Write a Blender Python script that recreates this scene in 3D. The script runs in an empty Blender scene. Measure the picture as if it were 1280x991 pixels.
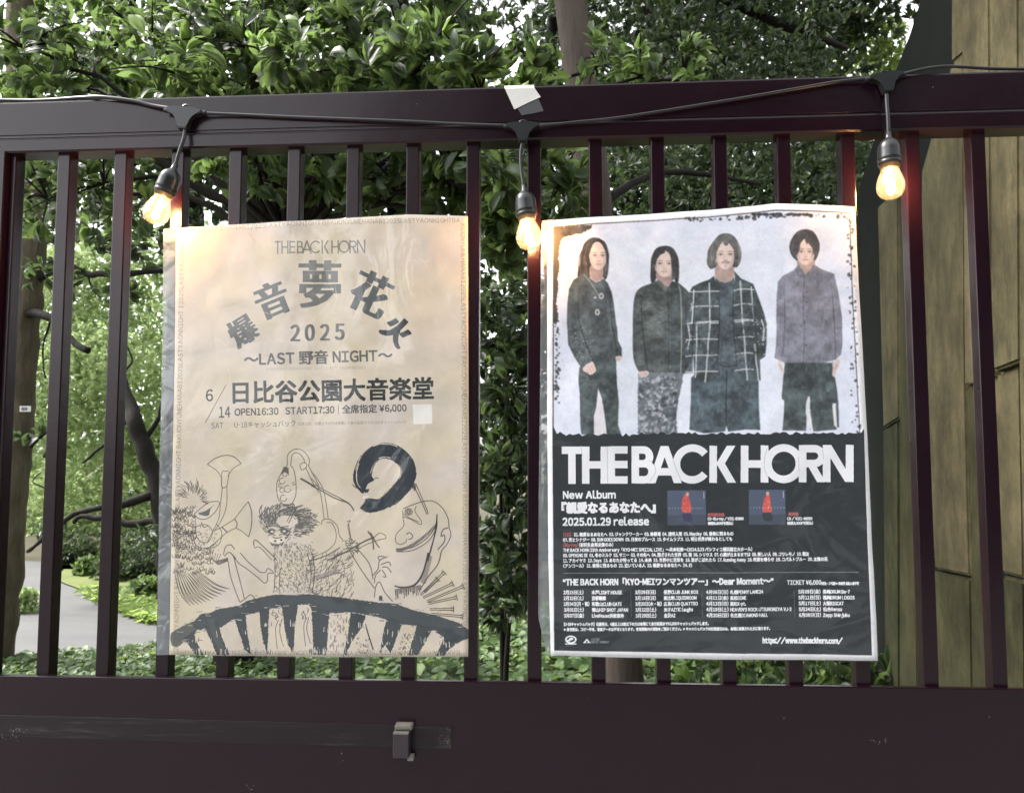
import bpy, bmesh, math, random
import numpy as np
from mathutils import Vector, Matrix, noise
random.seed(7); NR = np.random.default_rng(7)
scene = bpy.context.scene
COL = scene.collection

# ------------------------------------------------------------------ camera
EYE = Vector((0.0, -1.34, 1.5)); FPX = 967.0
YAW, PITCH, ROLL = -0.0652, 0.0691, 0.0012
_f = Vector((math.sin(YAW)*math.cos(PITCH), math.cos(YAW)*math.cos(PITCH), math.sin(PITCH)))
_r0 = Vector((math.cos(YAW), -math.sin(YAW), 0)); _u0 = _r0.cross(_f)
_r = _r0*math.cos(ROLL)+_u0*math.sin(ROLL); _u = _u0*math.cos(ROLL)-_r0*math.sin(ROLL)
cam_d = bpy.data.cameras.new('camera'); cam_d.sensor_width = 36.0; cam_d.lens = 36.0*FPX/1280.0
cam_d.dof.use_dof = True; cam_d.dof.focus_distance = 1.36; cam_d.dof.aperture_fstop = 12.0
cam_d.clip_start = 0.05; cam_d.clip_end = 2000
cam = bpy.data.objects.new('camera', cam_d); COL.objects.link(cam)
cam.matrix_world = Matrix(((_r.x, _u.x, -_f.x, EYE.x), (_r.y, _u.y, -_f.y, EYE.y), (_r.z, _u.z, -_f.z, EYE.z), (0, 0, 0, 1)))
scene.camera = cam

# ------------------------------------------------------------------ sky, sun, exposure
SUN_EL, SUN_AZ = math.radians(50), math.radians(278)
world = bpy.data.worlds.new('World'); scene.world = world; world.use_nodes = True
wn = world.node_tree; wn.nodes.clear()
sky = wn.nodes.new('ShaderNodeTexSky'); sky.sky_type = 'NISHITA'; sky.sun_disc = False
sky.sun_elevation = SUN_EL; sky.sun_rotation = SUN_AZ; sky.dust_density = 3.0; sky.air_density = 1.0
hs = wn.nodes.new('ShaderNodeHueSaturation'); hs.inputs['Saturation'].default_value = 0.12
bg = wn.nodes.new('ShaderNodeBackground'); bg.inputs['Strength'].default_value = 0.15
wo = wn.nodes.new('ShaderNodeOutputWorld')
wn.links.new(sky.outputs[0], hs.inputs['Color']); wn.links.new(hs.outputs[0], bg.inputs['Color']); wn.links.new(bg.outputs[0], wo.inputs['Surface'])
sun_d = bpy.data.lights.new('sun', 'SUN'); sun_d.energy = 1.5; sun_d.angle = math.radians(12); sun_d.color = (1.0, 0.96, 0.9)
sun = bpy.data.objects.new('sun', sun_d); COL.objects.link(sun)
_sd = Vector((math.sin(SUN_AZ)*math.cos(SUN_EL), math.cos(SUN_AZ)*math.cos(SUN_EL), math.sin(SUN_EL)))
sun.rotation_euler = _sd.to_track_quat('Z', 'Y').to_euler()
scene.view_settings.view_transform = 'Standard'; scene.view_settings.look = 'None'
scene.view_settings.exposure = 2.25; scene.view_settings.gamma = 1.0
scene.render.resolution_x = 1024; scene.render.resolution_y = 792
cy = scene.cycles; cy.max_bounces = 8; cy.transparent_max_bounces = 12; cy.diffuse_bounces = 3; cy.glossy_bounces = 3
cy.transmission_bounces = 6; cy.use_denoising = True; cy.caustics_reflective = False; cy.caustics_refractive = False

# a pixel of the photograph (1280 x 991) -> the point where its ray meets the plane y = Y
def at(px, py, Y=0.0):
    d = _f + _r*((px-640.0)/FPX) - _u*((py-495.5)/FPX)
    return EYE + d*((Y-EYE.y)/d.y)
# ------------------------------------------------------------------ printing: numpy canvas in the plane of the gate
TPM = 2900.0                    # print dots per metre
def catmull(pts, n=6, closed=False):
    P = [np.array(p, float) for p in pts]
    if len(P) < 3: return P
    out = []; m = len(P)
    rng = range(m if closed else m-1)
    for i in rng:
        if closed: a, b, c, d = P[i-1], P[i], P[(i+1) % m], P[(i+2) % m]
        else: a, b, c, d = P[max(i-1, 0)], P[i], P[i+1], P[min(i+2, m-1)]
        for k in range(n):
            t = k/n
            out.append(0.5*((2*b)+(-a+c)*t+(2*a-5*b+4*c-d)*t*t+(-a+3*b-3*c+d)*t**3))
    if not closed: out.append(P[-1])
    return out
class Canvas:
    def __init__(s, x0, y0, x1, y1, col):
        c = [at(x, y) for x, y in ((x0, y0), (x1, y0), (x1, y1), (x0, y1))]
        s.X0 = min(v.x for v in c); s.X1 = max(v.x for v in c); s.Z0 = min(v.z for v in c); s.Z1 = max(v.z for v in c)
        s.w = int((s.X1-s.X0)*TPM); s.h = int((s.Z1-s.Z0)*TPM)
        s.a = np.ones((s.h, s.w, 3), np.float32)*np.array(col, np.float32)
    def tex(s, pts):            # photo pixels -> print dots (row 0 = bottom)
        p = np.asarray(pts, float)
        d = np.array(_f)[None]+np.outer((p[:, 0]-640)/FPX, np.array(_r))-np.outer((p[:, 1]-495.5)/FPX, np.array(_u))
        k = (0-EYE.y)/d[:, 1]
        return np.stack([(EYE.x+d[:, 0]*k-s.X0)*TPM, (EYE.z+d[:, 2]*k-s.Z0)*TPM], 1)
    def mask(s, A, B):
        allp = np.concatenate([A, B])
        x0 = max(0, int(allp[:, 0].min())-1); x1 = min(s.w, int(allp[:, 0].max())+2)
        y0 = max(0, int(allp[:, 1].min())-1); y1 = min(s.h, int(allp[:, 1].max())+2)
        if x1 <= x0 or y1 <= y0: return None, 0, 0
        sw = A[:, 1] > B[:, 1]; lo = np.where(sw[:, None], B, A); hi = np.where(sw[:, None], A, B)
        r0 = np.clip(np.ceil(lo[:, 1]-0.5), y0, y1).astype(int); r1 = np.clip(np.ceil(hi[:, 1]-0.5), y0, y1).astype(int)
        n = r1-r0; k = n > 0; lo, hi, r0, n = lo[k], hi[k], r0[k], n[k]
        if len(n) == 0: return None, 0, 0
        idx = np.repeat(np.arange(len(n)), n); off = np.arange(n.sum())-np.repeat(np.cumsum(n)-n, n)
        rows = r0[idx]+off
        t = (rows+0.5-lo[idx, 1])/(hi[idx, 1]-lo[idx, 1]); xs = lo[idx, 0]+t*(hi[idx, 0]-lo[idx, 0])
        cols = np.clip(np.ceil(xs-0.5), x0, x1).astype(int)-x0
        m = np.zeros((y1-y0, x1-x0+1), np.int32)
        np.add.at(m, (rows-y0, cols), 1)
        return (np.cumsum(m, 1)[:, :-1] & 1).astype(bool), x0, y0
    def put(s, m, x0, y0, col, al, mott):
        v = s.a[y0:y0+m.shape[0], x0:x0+m.shape[1]]
        a = m.astype(np.float32)*al
        if mott:
            a = a*(1-mott*s.grain[y0:y0+m.shape[0], x0:x0+m.shape[1]])
        v += a[..., None]*(np.array(col, np.float32)-v)
    def poly(s, pts, col, al=1.0, smooth=0, mott=0.0, rough=0.0):
        if smooth: pts = catmull(pts, smooth, True)
        if rough:
            q = []; m = len(pts)
            for i in range(m):
                a, b = np.array(pts[i], float), np.array(pts[(i+1) % m], float); L = np.hypot(*(b-a)); n = max(1, int(L/1.2))
                for k in range(n): q.append(a+(b-a)*k/n+NR.normal(0, rough, 2))
            pts = q
        t = s.tex(pts); m, x0, y0 = s.mask(t, np.roll(t, -1, 0))
        if m is not None: s.put(m, x0, y0, col, al, mott)
    def line(s, pts, w, col, al=1.0, smooth=4, closed=False, taper=False, mott=0.0, rough=0.0):
        if smooth: pts = catmull(pts, smooth, closed)
        if closed: pts = list(pts)+[pts[0]]
        p = s.tex(pts); n = len(p)
        if rough: p = p+NR.normal(0, rough, p.shape)
        d = np.gradient(p, axis=0); L = np.hypot(d[:, 0], d[:, 1])+1e-9; nrm = np.stack([-d[:, 1], d[:, 0]], 1)/L[:, None]
        sc = TPM*0.001386
        ww = (np.ones(n)*w if np.isscalar(w) else np.interp(np.linspace(0, 1, n), np.linspace(0, 1, len(w)), w))*sc/2
        if taper: ww = ww*np.clip(np.minimum(np.arange(n), n-1-np.arange(n))/max(1, n*0.3)+0.25, 0, 1)
        # union of quads and round joints, no xor holes
        a, b = p+nrm*ww[:, None], p-nrm*ww[:, None]
        x0 = max(0, int(min(a[:, 0].min(), b[:, 0].min()))-1); y0 = max(0, int(min(a[:, 1].min(), b[:, 1].min()))-1)
        x1 = min(s.w, int(max(a[:, 0].max(), b[:, 0].max()))+2); y1 = min(s.h, int(max(a[:, 1].max(), b[:, 1].max()))+2)
        if x1 <= x0 or y1 <= y0: return
        M = np.zeros((y1-y0, x1-x0), bool)
        for i in range(n-1):
            q = np.array([a[i], a[i+1], b[i+1], b[i]])
            m, mx, my = s.mask(q, np.roll(q, -1, 0))
            if m is None: continue
            my -= y0; mx -= x0; hh, wd = m.shape
            v = M[max(my, 0):my+hh, max(mx, 0):mx+wd]
            v |= m[max(-my, 0):max(-my, 0)+v.shape[0], max(-mx, 0):max(-mx, 0)+v.shape[1]]
        s.put(M, x0, y0, col, al, mott)
    def ell(s, cx, cy_, rx, ry, col, al=1.0, rot=0.0, mott=0.0, n=28):
        c, q = math.cos(rot), math.sin(rot)
        s.poly([(cx+rx*math.cos(t)*c-ry*math.sin(t)*q, cy_+rx*math.cos(t)*q+ry*math.sin(t)*c) for t in np.linspace(0, 2*math.pi, n, False)], col, al, mott=mott)
    # text on a baseline a -> b (photo pixels), capital height h pixels, stretched to fill the baseline
    def text(s, body, a, b, h, col, al=1.0, bold=0.0, boldy=None, up=1.0):
        V, E, ext = glyphs(body)
        a = np.array(a, float); b = np.array(b, float); L = np.hypot(*(b-a)); ux = (b-a)/L; uy = np.array([ux[1], -ux[0]])*up
        pts = a+np.outer(V[:, 0]/ext*L, ux)+np.outer(V[:, 1]/0.73*h, uy)
        t = s.tex(pts); A, B = t[E[:, 0]], t[E[:, 1]]
        by = bold if boldy is None else boldy; sc = TPM*0.001386; M = None
        sh = [(0, 0)] if not bold and not by else [(i*bold*sc/2, j*by*sc/2) for i in (-1, -.5, 0, .5, 1) for j in (-1, -.5, 0, .5, 1)]
        s.union(A, B, sh, col, al)
    def union(s, A, B, sh, col, al):
        m0, x0, y0 = s.mask(A, B)
        if m0 is None: return
        pad = int(max(max(abs(i), abs(j)) for i, j in sh))+2
        M = np.zeros((m0.shape[0]+2*pad, m0.shape[1]+2*pad), bool)
        for i, j in set((int(round(i)), int(round(j))) for i, j in sh):
            M[pad+j:pad+j+m0.shape[0], pad+i:pad+i+m0.shape[1]] |= m0
        X, Y = x0-pad, y0-pad; cx, cyy = max(0, -X), max(0, -Y)
        M = M[cyy:cyy+s.h-max(Y, 0), cx:cx+s.w-max(X, 0)]
        s.put(M, max(X, 0), max(Y, 0), col, al, 0)
    def glyph(s, ch, c, size, rot, col, al=1.0, bold=0.0, boldy=0.0, sx=1.0):     # one rotated character about its centre
        V, E, ext = glyphs(ch); V = V-(V.max(0)+V.min(0))/2; r = math.radians(rot); sc = TPM*0.001386
        # embolden along the character's own axis by drawing shifted copies
        A_, B_, sh = None, None, []
        P = np.stack([V[:, 0]*size*sx, -V[:, 1]*size], 1); R = np.array([[math.cos(r), -math.sin(r)], [math.sin(r), math.cos(r)]])
        t = s.tex((P@R.T)+np.array(c)); A, B = t[E[:, 0]], t[E[:, 1]]
        for k in np.linspace(-1, 1, 9):
            for q in ((0,) if not boldy else (-1, 0, 1)):
                v = R@np.array([k*bold/2, q*boldy/2]); sh.append((v[0]*sc, -v[1]*sc))
        s.union(A, B, sh, col, al)
    def image(s, name):
        im = bpy.data.images.new(name, s.w, s.h, alpha=False); px = np.ones((s.h, s.w, 4), np.float32)
        px[..., :3] = np.clip(s.a, 0, 1); im.pixels.foreach_set(px.ravel()); im.update(); im.pack(); return im
_g = {}
def preload(fns):               # fetch the outlines of every character the prints use in one go
    chars = set()
    def walk(co):
        for k in co.co_consts:
            if isinstance(k, str): chars.update(k)
            elif isinstance(k, tuple):
                for q in k:
                    if isinstance(q, str): chars.update(q)
                    elif isinstance(q, tuple):
                        for w_ in q:
                            if isinstance(w_, str): chars.update(w_)
                            elif isinstance(w_, tuple): [chars.update(z) for z in w_ if isinstance(z, str)]
            elif hasattr(k, 'co_consts'): walk(k)
    for f in fns: walk(f.__code__)
    chars |= {chr(ord(c)+0xfee0) for c in chars if 0x21 <= ord(c) <= 0x7e} | {'￥'}
    chars = sorted(c for c in chars if c.strip())
    cu = bpy.data.curves.new('t', 'FONT'); cu.body = '\n'.join(chars); cu.resolution_u = 3; cu.space_line = 3.0
    o = bpy.data.objects.new('t', cu); COL.objects.link(o); bpy.context.view_layer.update()
    me = o.to_mesh(); V = np.zeros(len(me.vertices)*3); me.vertices.foreach_get('co', V); V = V.reshape(-1, 3)[:, :2]
    E = np.array([(a, b) for p in me.polygons for a, b in p.edge_keys], int).reshape(-1, 2)
    row = np.round(-(V[:, 1]-0.35)/3.0).astype(int); er = row[E[:, 0]]
    for k, ch in enumerate(chars):
        vi = np.nonzero(row == k)[0]
        if len(vi) == 0: continue
        mp = np.zeros(len(V), int); mp[vi] = np.arange(len(vi)); _g[ch] = (V[vi]+(0, 3.0*k), mp[E[er == k]])
    o.to_mesh_clear(); bpy.data.objects.remove(o); bpy.data.curves.remove(cu)
def glyphs(body):               # a line of text: Latin letters close-set, kana and kanji on full squares
    Vs, Es, x, n = [], [], 0.0, 0
    for ch in body:
        if ch == ' ': x += 0.24; continue
        lat = 0x21 <= ord(ch) <= 0x7e; c = chr(ord(ch)+0xfee0) if lat else ('￥' if ch == '¥' else ch)
        V, E = _g.get(c, (np.zeros((0, 2)), None))
        if len(V) == 0: x += 0.3; continue
        if lat or ch in '¥“”’':
            sx = 0.86 if ch != '-' else 0.4; x0 = V[:, 0].min(); wd = (V[:, 0].max()-x0)*sx; pad = 0.055 if ch not in '.,:/' else 0.05
            W = np.stack([(V[:, 0]-x0)*sx+x+pad, V[:, 1]], 1); x += wd+2*pad
        else: W = V+(x, 0); x += 1.0
        Vs.append(W); Es.append(E+n); n += len(W)
    V = np.concatenate(Vs); V = V-(V[:, 0].min(), 0)
    return V, np.concatenate(Es), V[:, 0].max()
def blur(a, r):                 # soft print of a photograph
    for ax in (0, 1):
        c = np.cumsum(np.concatenate([np.repeat(np.take(a, [0], ax), r+1, ax), a, np.repeat(np.take(a, [-1], ax), r, ax)], ax), ax, dtype=np.float64)
        n = a.shape[ax]; a = ((np.take(c, np.arange(2*r+1, 2*r+1+n), ax)-np.take(c, np.arange(0, n), ax))/(2*r+1)).astype(np.float32)
    return a
def soft_noise(h, w, cell, seed):
    g = np.random.default_rng(seed).random((h//cell+3, w//cell+3)).astype(np.float32)
    y = np.arange(h)/cell; x = np.arange(w)/cell; yi = y.astype(int); xi = x.astype(int); fy = (y-yi)[:, None]; fx = (x-xi)[None]
    fy = fy*fy*(3-2*fy); fx = fx*fx*(3-2*fx)
    return (g[yi][:, xi]*(1-fy)*(1-fx)+g[yi+1][:, xi]*fy*(1-fx)+g[yi][:, xi+1]*(1-fy)*fx+g[yi+1][:, xi+1]*fy*fx)
def rgb(r, g, b): return (r/255, g/255, b/255)
def cr(ox, oy, k, pts): return [(ox+x/k, oy+y/k) for x, y in pts]
# geometric capitals of the band logo, given as strokes in the units of the large logo
LOGO = [
 [[(78, 114), (240, 114)], [(159, 86), (159, 382)]],
 [[(269, 86), (269, 382)], [(417, 86), (417, 382)], [(269, 232), (417, 232)]],
 [[(472, 86), (472, 382)], [(472, 114), (603, 114)], [(472, 230), (603, 230)], [(472, 353), (603, 353)]],
 ['B', (635, 86, 382)],
 ['D', ((896, 86), (793, 382)), ((896, 86), (1002, 382)), [(828, 290), (968, 290)]],
 ['C', (1117, 230, 127)],
 ['D', ((1428, 86), (1338, 236)), ((1338, 220), (1434, 382)), [(1284, 86), (1284, 382)]],
 [[(1534, 86), (1534, 382)], [(1692, 86), (1692, 382)], [(1534, 234), (1692, 234)]],
 ['O', (1843, 232, 125)],
 ['R', (1994, 86, 382)],
 ['D', ((2190, 86), (2370, 382)), [(2188, 86), (2188, 382)], [(2372, 86), (2372, 382)]]]
def logo(cv, fx, t, col, al=1.0, gap=None):
    sc = (fx(1, 0)[0]-fx(0, 0)[0])
    def L(pts, w=t, c=None): cv.line([fx(*p) for p in pts], w*sc, c or col, al, smooth=0)
    def arc(cx, cy_, r, a0, a1, n=40, ry=None): return [(cx+r*math.cos(math.radians(a)), cy_+(ry or r)*math.sin(math.radians(a))) for a in np.linspace(a0, a1, n)]
    def D(p, q):
        w = t*0.5*math.hypot(q[0]-p[0], q[1]-p[1])/abs(q[1]-p[1])
        cv.poly([fx(p[0]-w, p[1]), fx(p[0]+w, p[1]), fx(q[0]+w, q[1]), fx(q[0]-w, q[1])], col, al)
    for g in LOGO:
        if g[0] == 'B':
            x, y0, y1 = g[1]
            L([(x+29, y0), (x+29, y1)])
            L([(x+29, y0+29), (x+95, y0+29)]+arc(x+95, y0+84, 47, -90, 90, 16, 55)+[(x+29, y0+139)])
            L([(x+29, y0+139), (x+105, y0+139)]+arc(x+105, y0+203, 57, -90, 90, 16, 64)+[(x+29, y1-29)])
        elif g[0] == 'C': L(arc(*g[1], 38, 322))
        elif g[0] == 'O': L(arc(*g[1], 0, 362, 60))
        elif g[0] == 'R':
            x, y0, y1 = g[1]
            L([(x, y0), (x, y1)]); L([(x, y0+29), (x+95, y0+29)]+arc(x+95, y0+88, 62, -90, 90, 16, 59)+[(x, y0+147)])
            D((x+62, y0+140), (x+152, y1))
        elif g[0] == 'D':
            for st in g[1:]:
                if isinstance(st, tuple): D(*st)
                else: L(st)
        else:
            for st in g: L(st)
# ------------------------------------------------------------------ print of the sepia concert poster
def art_left():
    cv = Canvas(190, 262, 595, 828, rgb(211, 198, 180))
    h, w = cv.h, cv.w
    cv.grain = soft_noise(h, w, 3, 1)
    g = soft_noise(h, w, 90, 2)*0.5+soft_noise(h, w, 34, 3)*0.3+soft_noise(h, w, 12, 4)*0.2
    cv.a *= (1+(g-0.5)*0.10)[..., None]; cv.a[..., 2] *= (1-(soft_noise(h, w, 160, 5)-0.5)*0.10)
    DK, GR, BR, PEN = rgb(52, 60, 66), rgb(112, 112, 112), rgb(134, 122, 108), rgb(82, 74, 70)
    # lettering of the margin, running round the sheet
    W = 'BAKUONYUMEHANABI2025LASTYAONNIGHT'
    cv.text(W, (229, 292.5), (402, 282.2), 5.6, BR, 0.9); cv.text(W+'BA', (404, 282), (575, 279.2), 5.6, BR, 0.85)
    cv.text(W[2:], (576, 281), (577.5, 443), 5.8, BR, 0.95); cv.text(W, (577.5, 446), (578.5, 615), 5.8, BR, 0.95); cv.text(W, (578.5, 618), (578.6, 790), 5.8, BR, 0.8)
    cv.text(W[-18:], (230.5, 386), (231.8, 292), 5.4, BR, 0.9); cv.text(W, (228.2, 560), (230.4, 389), 5.6, BR, 0.9)
    cv.text(W, (225.4, 735), (228, 563), 5.6, BR, 0.9); cv.text(W[-15:], (224.4, 812), (225.3, 738), 5.6, BR, 0.8)
    cv.text(W[:31], (575, 811.5), (404, 811.5), 5.6, BR, 0.75); cv.text(W, (402, 811.5), (222, 811.5), 5.6, BR, 0.75)
    # heading
    fx = lambda x, y: (345+(x-78)*113/2322, 300.5+(y-86)*16.5/296*1.0+ -(x-78)*1.6/2322+2)
    sv = LOGO[:]; logo(cv, fx, 36, rgb(122, 120, 118), 0.95)
    for ch, c, sz, rot, bo, al, sx in (('爆', (305, 414), 37, -32, 3.6, .8, .92), ('音', (341.5, 375.5), 46, -22, 4.4, .85, .92),
            ('夢', (401, 356), 64, 0, 5.4, .7, .84), ('花', (464.5, 368), 57, 25, 5.0, .95, .86), ('火', (497.5, 414), 37, 42, 4.4, 1, .92)):
        cv.glyph(ch, c, sz, rot, rgb(84, 88, 90) if al < 1 else rgb(44, 50, 56), min(1, al+.1), bo, 0.8, sx)
    for ch, x in zip('2025', (370.5, 388.5, 407, 425.5)): cv.glyph(ch, (x, 417-(x-370)*0.03), 27, 0, rgb(92, 95, 95), 0.95, 2.6, 0.3, 0.82)
    cv.text('〜LAST 野音 NIGHT〜', (307, 456.5), (491, 451), 13, rgb(84, 84, 84), 0.95, 1.0)
    cv.text('BAKUONYUMEHANABI 2025  LAST YAON NIGHT', (334, 463.5), (458, 461.5), 3.6, BR, 0.6)
    cv.text('日比谷公園大音楽堂', (293, 502), (542, 496.5), 21.2, rgb(36, 39, 42), 1, 1.3)
    cv.text('6', (259.5, 501.5), (268, 501.3), 14, rgb(66, 68, 70), 1, 0.3); cv.text('14', (276, 522), (289.5, 521.6), 13, rgb(66, 68, 70), 1, 0.3)
    cv.line([(259, 528), (284, 481.5)], 0.8, rgb(90, 90, 90), smooth=0)
    cv.text('SAT', (266.5, 535.6), (281, 535.3), 6.8, rgb(80, 80, 80), 1, 0.2)
    cv.text('OPEN16:30', (295, 519.6), (349.5, 518.3), 8.4, rgb(74, 76, 78), 1, 0.35); cv.text('START17:30', (358.5, 518), (419, 516.4), 8.4, rgb(74, 76, 78), 1, 0.35)
    cv.line([(424, 506.5), (424.2, 517.5)], 0.7, PEN, smooth=0)
    cv.text('全席指定 ¥6,000', (429, 516), (508.5, 514), 8.2, rgb(74, 76, 78), 1, 0.35)
    cv.text('U-18キャッシュバック', (295, 534.6), (371, 532.3), 6.4, rgb(84, 86, 88), 1, 0.2)
    cv.text('公演当日、18歳以下の方は会場にて身分証提示で¥2,000キャッシュバック', (374, 531.6), (508, 529), 3.2, BR, 1, 0.1)
    cv.poly([(516.2, 506), (540, 505.2), (541, 529.6), (517.4, 530.4)], rgb(236, 232, 226))
    ink = lambda pts, w=0.9, **k: cv.line(pts, w*1.0, PEN, 0.9, **k)
    A = lambda pts: cr(190, 550, 6.095, pts); B = lambda pts: cr(390, 550, 6.095, pts)
    C = lambda pts: cr(190, 690, 6.095, pts); D = lambda pts: cr(390, 690, 6.095, pts)
    R = random.Random(5)
    # winged figure blowing two horns
    ink(A([(430, 185), (490, 140), (575, 115), (640, 130), (690, 178)]), 1.1); ink(A([(430, 185), (500, 230), (540, 285)])); ink(A([(690, 178), (630, 215), (588, 275)]))
    ink(A([(540, 285), (545, 240), (575, 235), (598, 245), (580, 350)])); ink(A([(540, 280), (542, 360), (582, 350)]), 1.2)
    ink(A([(545, 350), (530, 480), (515, 600), (470, 690)])); ink(A([(580, 350), (575, 500), (530, 620), (480, 690)]))
    ink(A([(740, 465), (765, 540), (765, 640), (742, 735)]), 1.2); ink(A([(740, 465), (690, 530), (635, 600)])); ink(A([(742, 735), (690, 690), (640, 665)]))
    ink(A([(635, 595), (655, 630), (650, 665)]), 1.3); ink(A([(635, 600), (540, 660), (470, 700), (430, 780)])); ink(A([(650, 665), (580, 700), (510, 760), (450, 810)])); ink(A([(540, 660), (580, 700)]), 1.5)
    cv.poly(A([(360, 555), (420, 535), (490, 485), (455, 520), (440, 570), (395, 572)]), rgb(80, 84, 84), 0.9, smooth=4)
    ink(A([(325, 570), (380, 600), (440, 590), (500, 530), (520, 470), (450, 470), (400, 500)]), 1.0); ink(A([(330, 560), (400, 500)]))
    for i in range(70):
        a = R.uniform(3.3, 6.6); r0 = R.uniform(40, 90); r1 = r0+R.uniform(35, 85); cx, cy_ = 330, 450
        if math.cos(a) > 0.5: r1 = r0+25
        ink(A([(cx+r0*math.cos(a), cy_+r0*math.sin(a)*0.9), (cx+(r0+r1)/2*math.cos(a+.08), cy_+(r0+r1)/2*math.sin(a+.08)), (cx+r1*math.cos(a), cy_+r1*math.sin(a))]), 0.7, taper=True)
    for i in range(300):       # scale-like feathers of the wing
        x = R.uniform(170, 345); y = R.uniform(500, 1010)
        if y > 800: x = R.uniform(180, 480)
        s_ = R.uniform(8, 16); ink(A([(x-s_, y-4), (x-s_*.6, y+s_), (x+s_*.6, y+s_), (x+s_, y-6)]), 0.75)
    for i in range(11):        # long feathers fanning out below
        t = i/10; x0, y0 = 330+60*t-90*(1-t), 120+40*math.sin(t*3)
        ex = 300+300*t; ey = 405-90*t*t-40*t
        for o in (0, 17): ink(C([(x0-60+o, y0), ((x0+ex)/2-50+40*t+o, (y0+ey)/2+38), (ex+(8 if o else 0), ey)]), 0.95, taper=True)
    ink(A([(340, 660), (390, 640), (440, 650), (470, 700), (440, 770), (380, 770), (345, 720), (340, 660)])); ink(A([(320, 750), (360, 810), (430, 820), (500, 780)]))
    ink(A([(385, 620), (400, 660), (440, 650)])); ink(A([(500, 640), (540, 700), (520, 790), (450, 820)]))
    for i in range(60):
        x = R.uniform(360, 520); y = R.uniform(650, 860); ink(A([(x, y), (x+R.uniform(-14, 14), y+R.uniform(-16, 16))]), 0.7, smooth=0)
    ink(A([(555, 870), (570, 810), (610, 795), (640, 830)]), 1.1); ink(A([(560, 880), (600, 850), (650, 900)]), 1.1)
    ink(C([(590, 60), (610, 180), (640, 270), (680, 370)]), 1.1); ink(C([(630, 20), (655, 120), (690, 250), (715, 345)]), 1.1); ink(C([(610, 0), (670, 80), (720, 115), (820, 195)]), 1.1); ink(C([(680, 0), (740, 70), (830, 150)]), 1.1)
    ink(C([(820, 195), (860, 230), (885, 215), (890, 160), (935, 158)]), 1.1); ink(C([(830, 150), (870, 150), (890, 120), (935, 150)]), 1.1); ink(C([(680, 375), (720, 350), (760, 318), (790, 345)]), 1.1)
    for i in range(6): ink(C([(430+i*21, -10+i*4), (480+i*6, 60+i*6), (590, 40+i*4)]), 0.8)
    # creature with a pitcher for a body and the tall pipe
    ink(A([(1040, 190), (1045, 110), (1100, 68), (1165, 85), (1208, 150), (1200, 190)])); ink(A([(1065, 195), (1075, 120), (1110, 95), (1150, 120), (1175, 170)]))
    cv.line(A([(1160, 170), (1135, 190), (1150, 225), (1180, 210), (1185, 180), (1160, 170)]), .9, PEN)
    ink(A([(1180, 210), (1230, 320), (1280, 400)])); ink(A([(1195, 185), (1280, 350)])); ink(B([(0, 290), (65, 380), (100, 600)])); ink(B([(0, 235), (90, 370), (130, 590)]))
    cv.line(A([(1140, 290), (1190, 320), (1245, 352)]), 2.2, rgb(70, 68, 66)); ink(A([(1235, 350), (1275, 375)]), 1.5)
    ink(B([(0, 345), (60, 375), (180, 440), (285, 480), (325, 535)]), 1.6); ink(B([(30, 340), (120, 390), (220, 440), (290, 480)]), 1.1)
    ink(A([(1040, 190), (990, 260), (960, 330), (965, 430), (1000, 480), (1060, 490), (1100, 430), (1105, 330), (1090, 230), (1065, 195)]), 1.0)
    for c, r in (((1000, 310), 22), ((1040, 370), 26), ((1000, 380), 18), ((1010, 440), 24), ((1020, 260), 16), ((1090, 330), 10), ((985, 345), 12)):
        ink(A([(c[0]+r*math.cos(t), c[1]+r*math.sin(t)) for t in np.linspace(0, 5.2, 9)]), 0.9)
    for i in range(6): ink(A([(990+i*4, 260-i*10), (1020, 235-i*6), (1050, 265-i*10)]), 1.1)
    ink(A([(850, 490), (825, 545), (880, 640)]), 1.2); ink(A([(845, 500), (840, 545), (890, 630)])); ink(A([(1085, 480), (1095, 530), (1050, 630)]), 1.2); ink(A([(1075, 480), (1078, 530), (1035, 620)]))
    for i in range(760):       # mane
        a = R.uniform(0, 2*math.pi); rr = R.uniform(0.35, 1.0); cx, cy_ = 1035, 620; x = cx+215*rr*math.cos(a); y = cy_+130*rr*math.sin(a)
        if (x-960)**2/75**2+(y-720)**2/60**2 < 1: continue
        L = R.uniform(20, 48); an = a+1.35+R.uniform(-.4, .4)
        if x > 1080: an = R.uniform(-.5, .5)
        cv.line(A([(x, y), (x+L*.5*math.cos(an), y+L*.5*math.sin(an)-4), (x+L*math.cos(an), y+L*math.sin(an))]), R.uniform(.5, 1.1), rgb(84, 82, 80), .85, taper=True)
    for i in range(560):       # shaggy chest
        x = R.uniform(930, 1235); y = R.uniform(770, 1150); an = 1.2+R.uniform(-.8, .8); L = R.uniform(12, 30)
        if abs(x-1080) > 150: continue
        cv.line(A([(x, y), (x+L*.6*math.cos(an)+3, y+L*.5*math.sin(an)), (x+L*math.cos(an), y+L*math.sin(an))]), R.uniform(.5, .9), rgb(96, 92, 90), .8, taper=True)
    for cx_, cyy in ((915, 695), (1010, 690)): cv.ell(*A([(cx_, cyy)])[0], 4.5, 2.6, rgb(60, 60, 60), .9); cv.ell(*A([(cx_+6, cyy)])[0], 2.2, 1.3, rgb(220, 210, 198)); 
    cv.poly(A([(905, 735), (950, 750), (1010, 730), (1020, 760), (990, 785), (940, 780), (900, 770)]), rgb(225, 214, 200), .9, smooth=3); cv.ell(*A([(945, 765)])[0], 1.7, 1.2, (.25, .25, .25)); cv.ell(*A([(992, 757)])[0], 1.7, 1.2, (.25, .25, .25))
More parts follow.
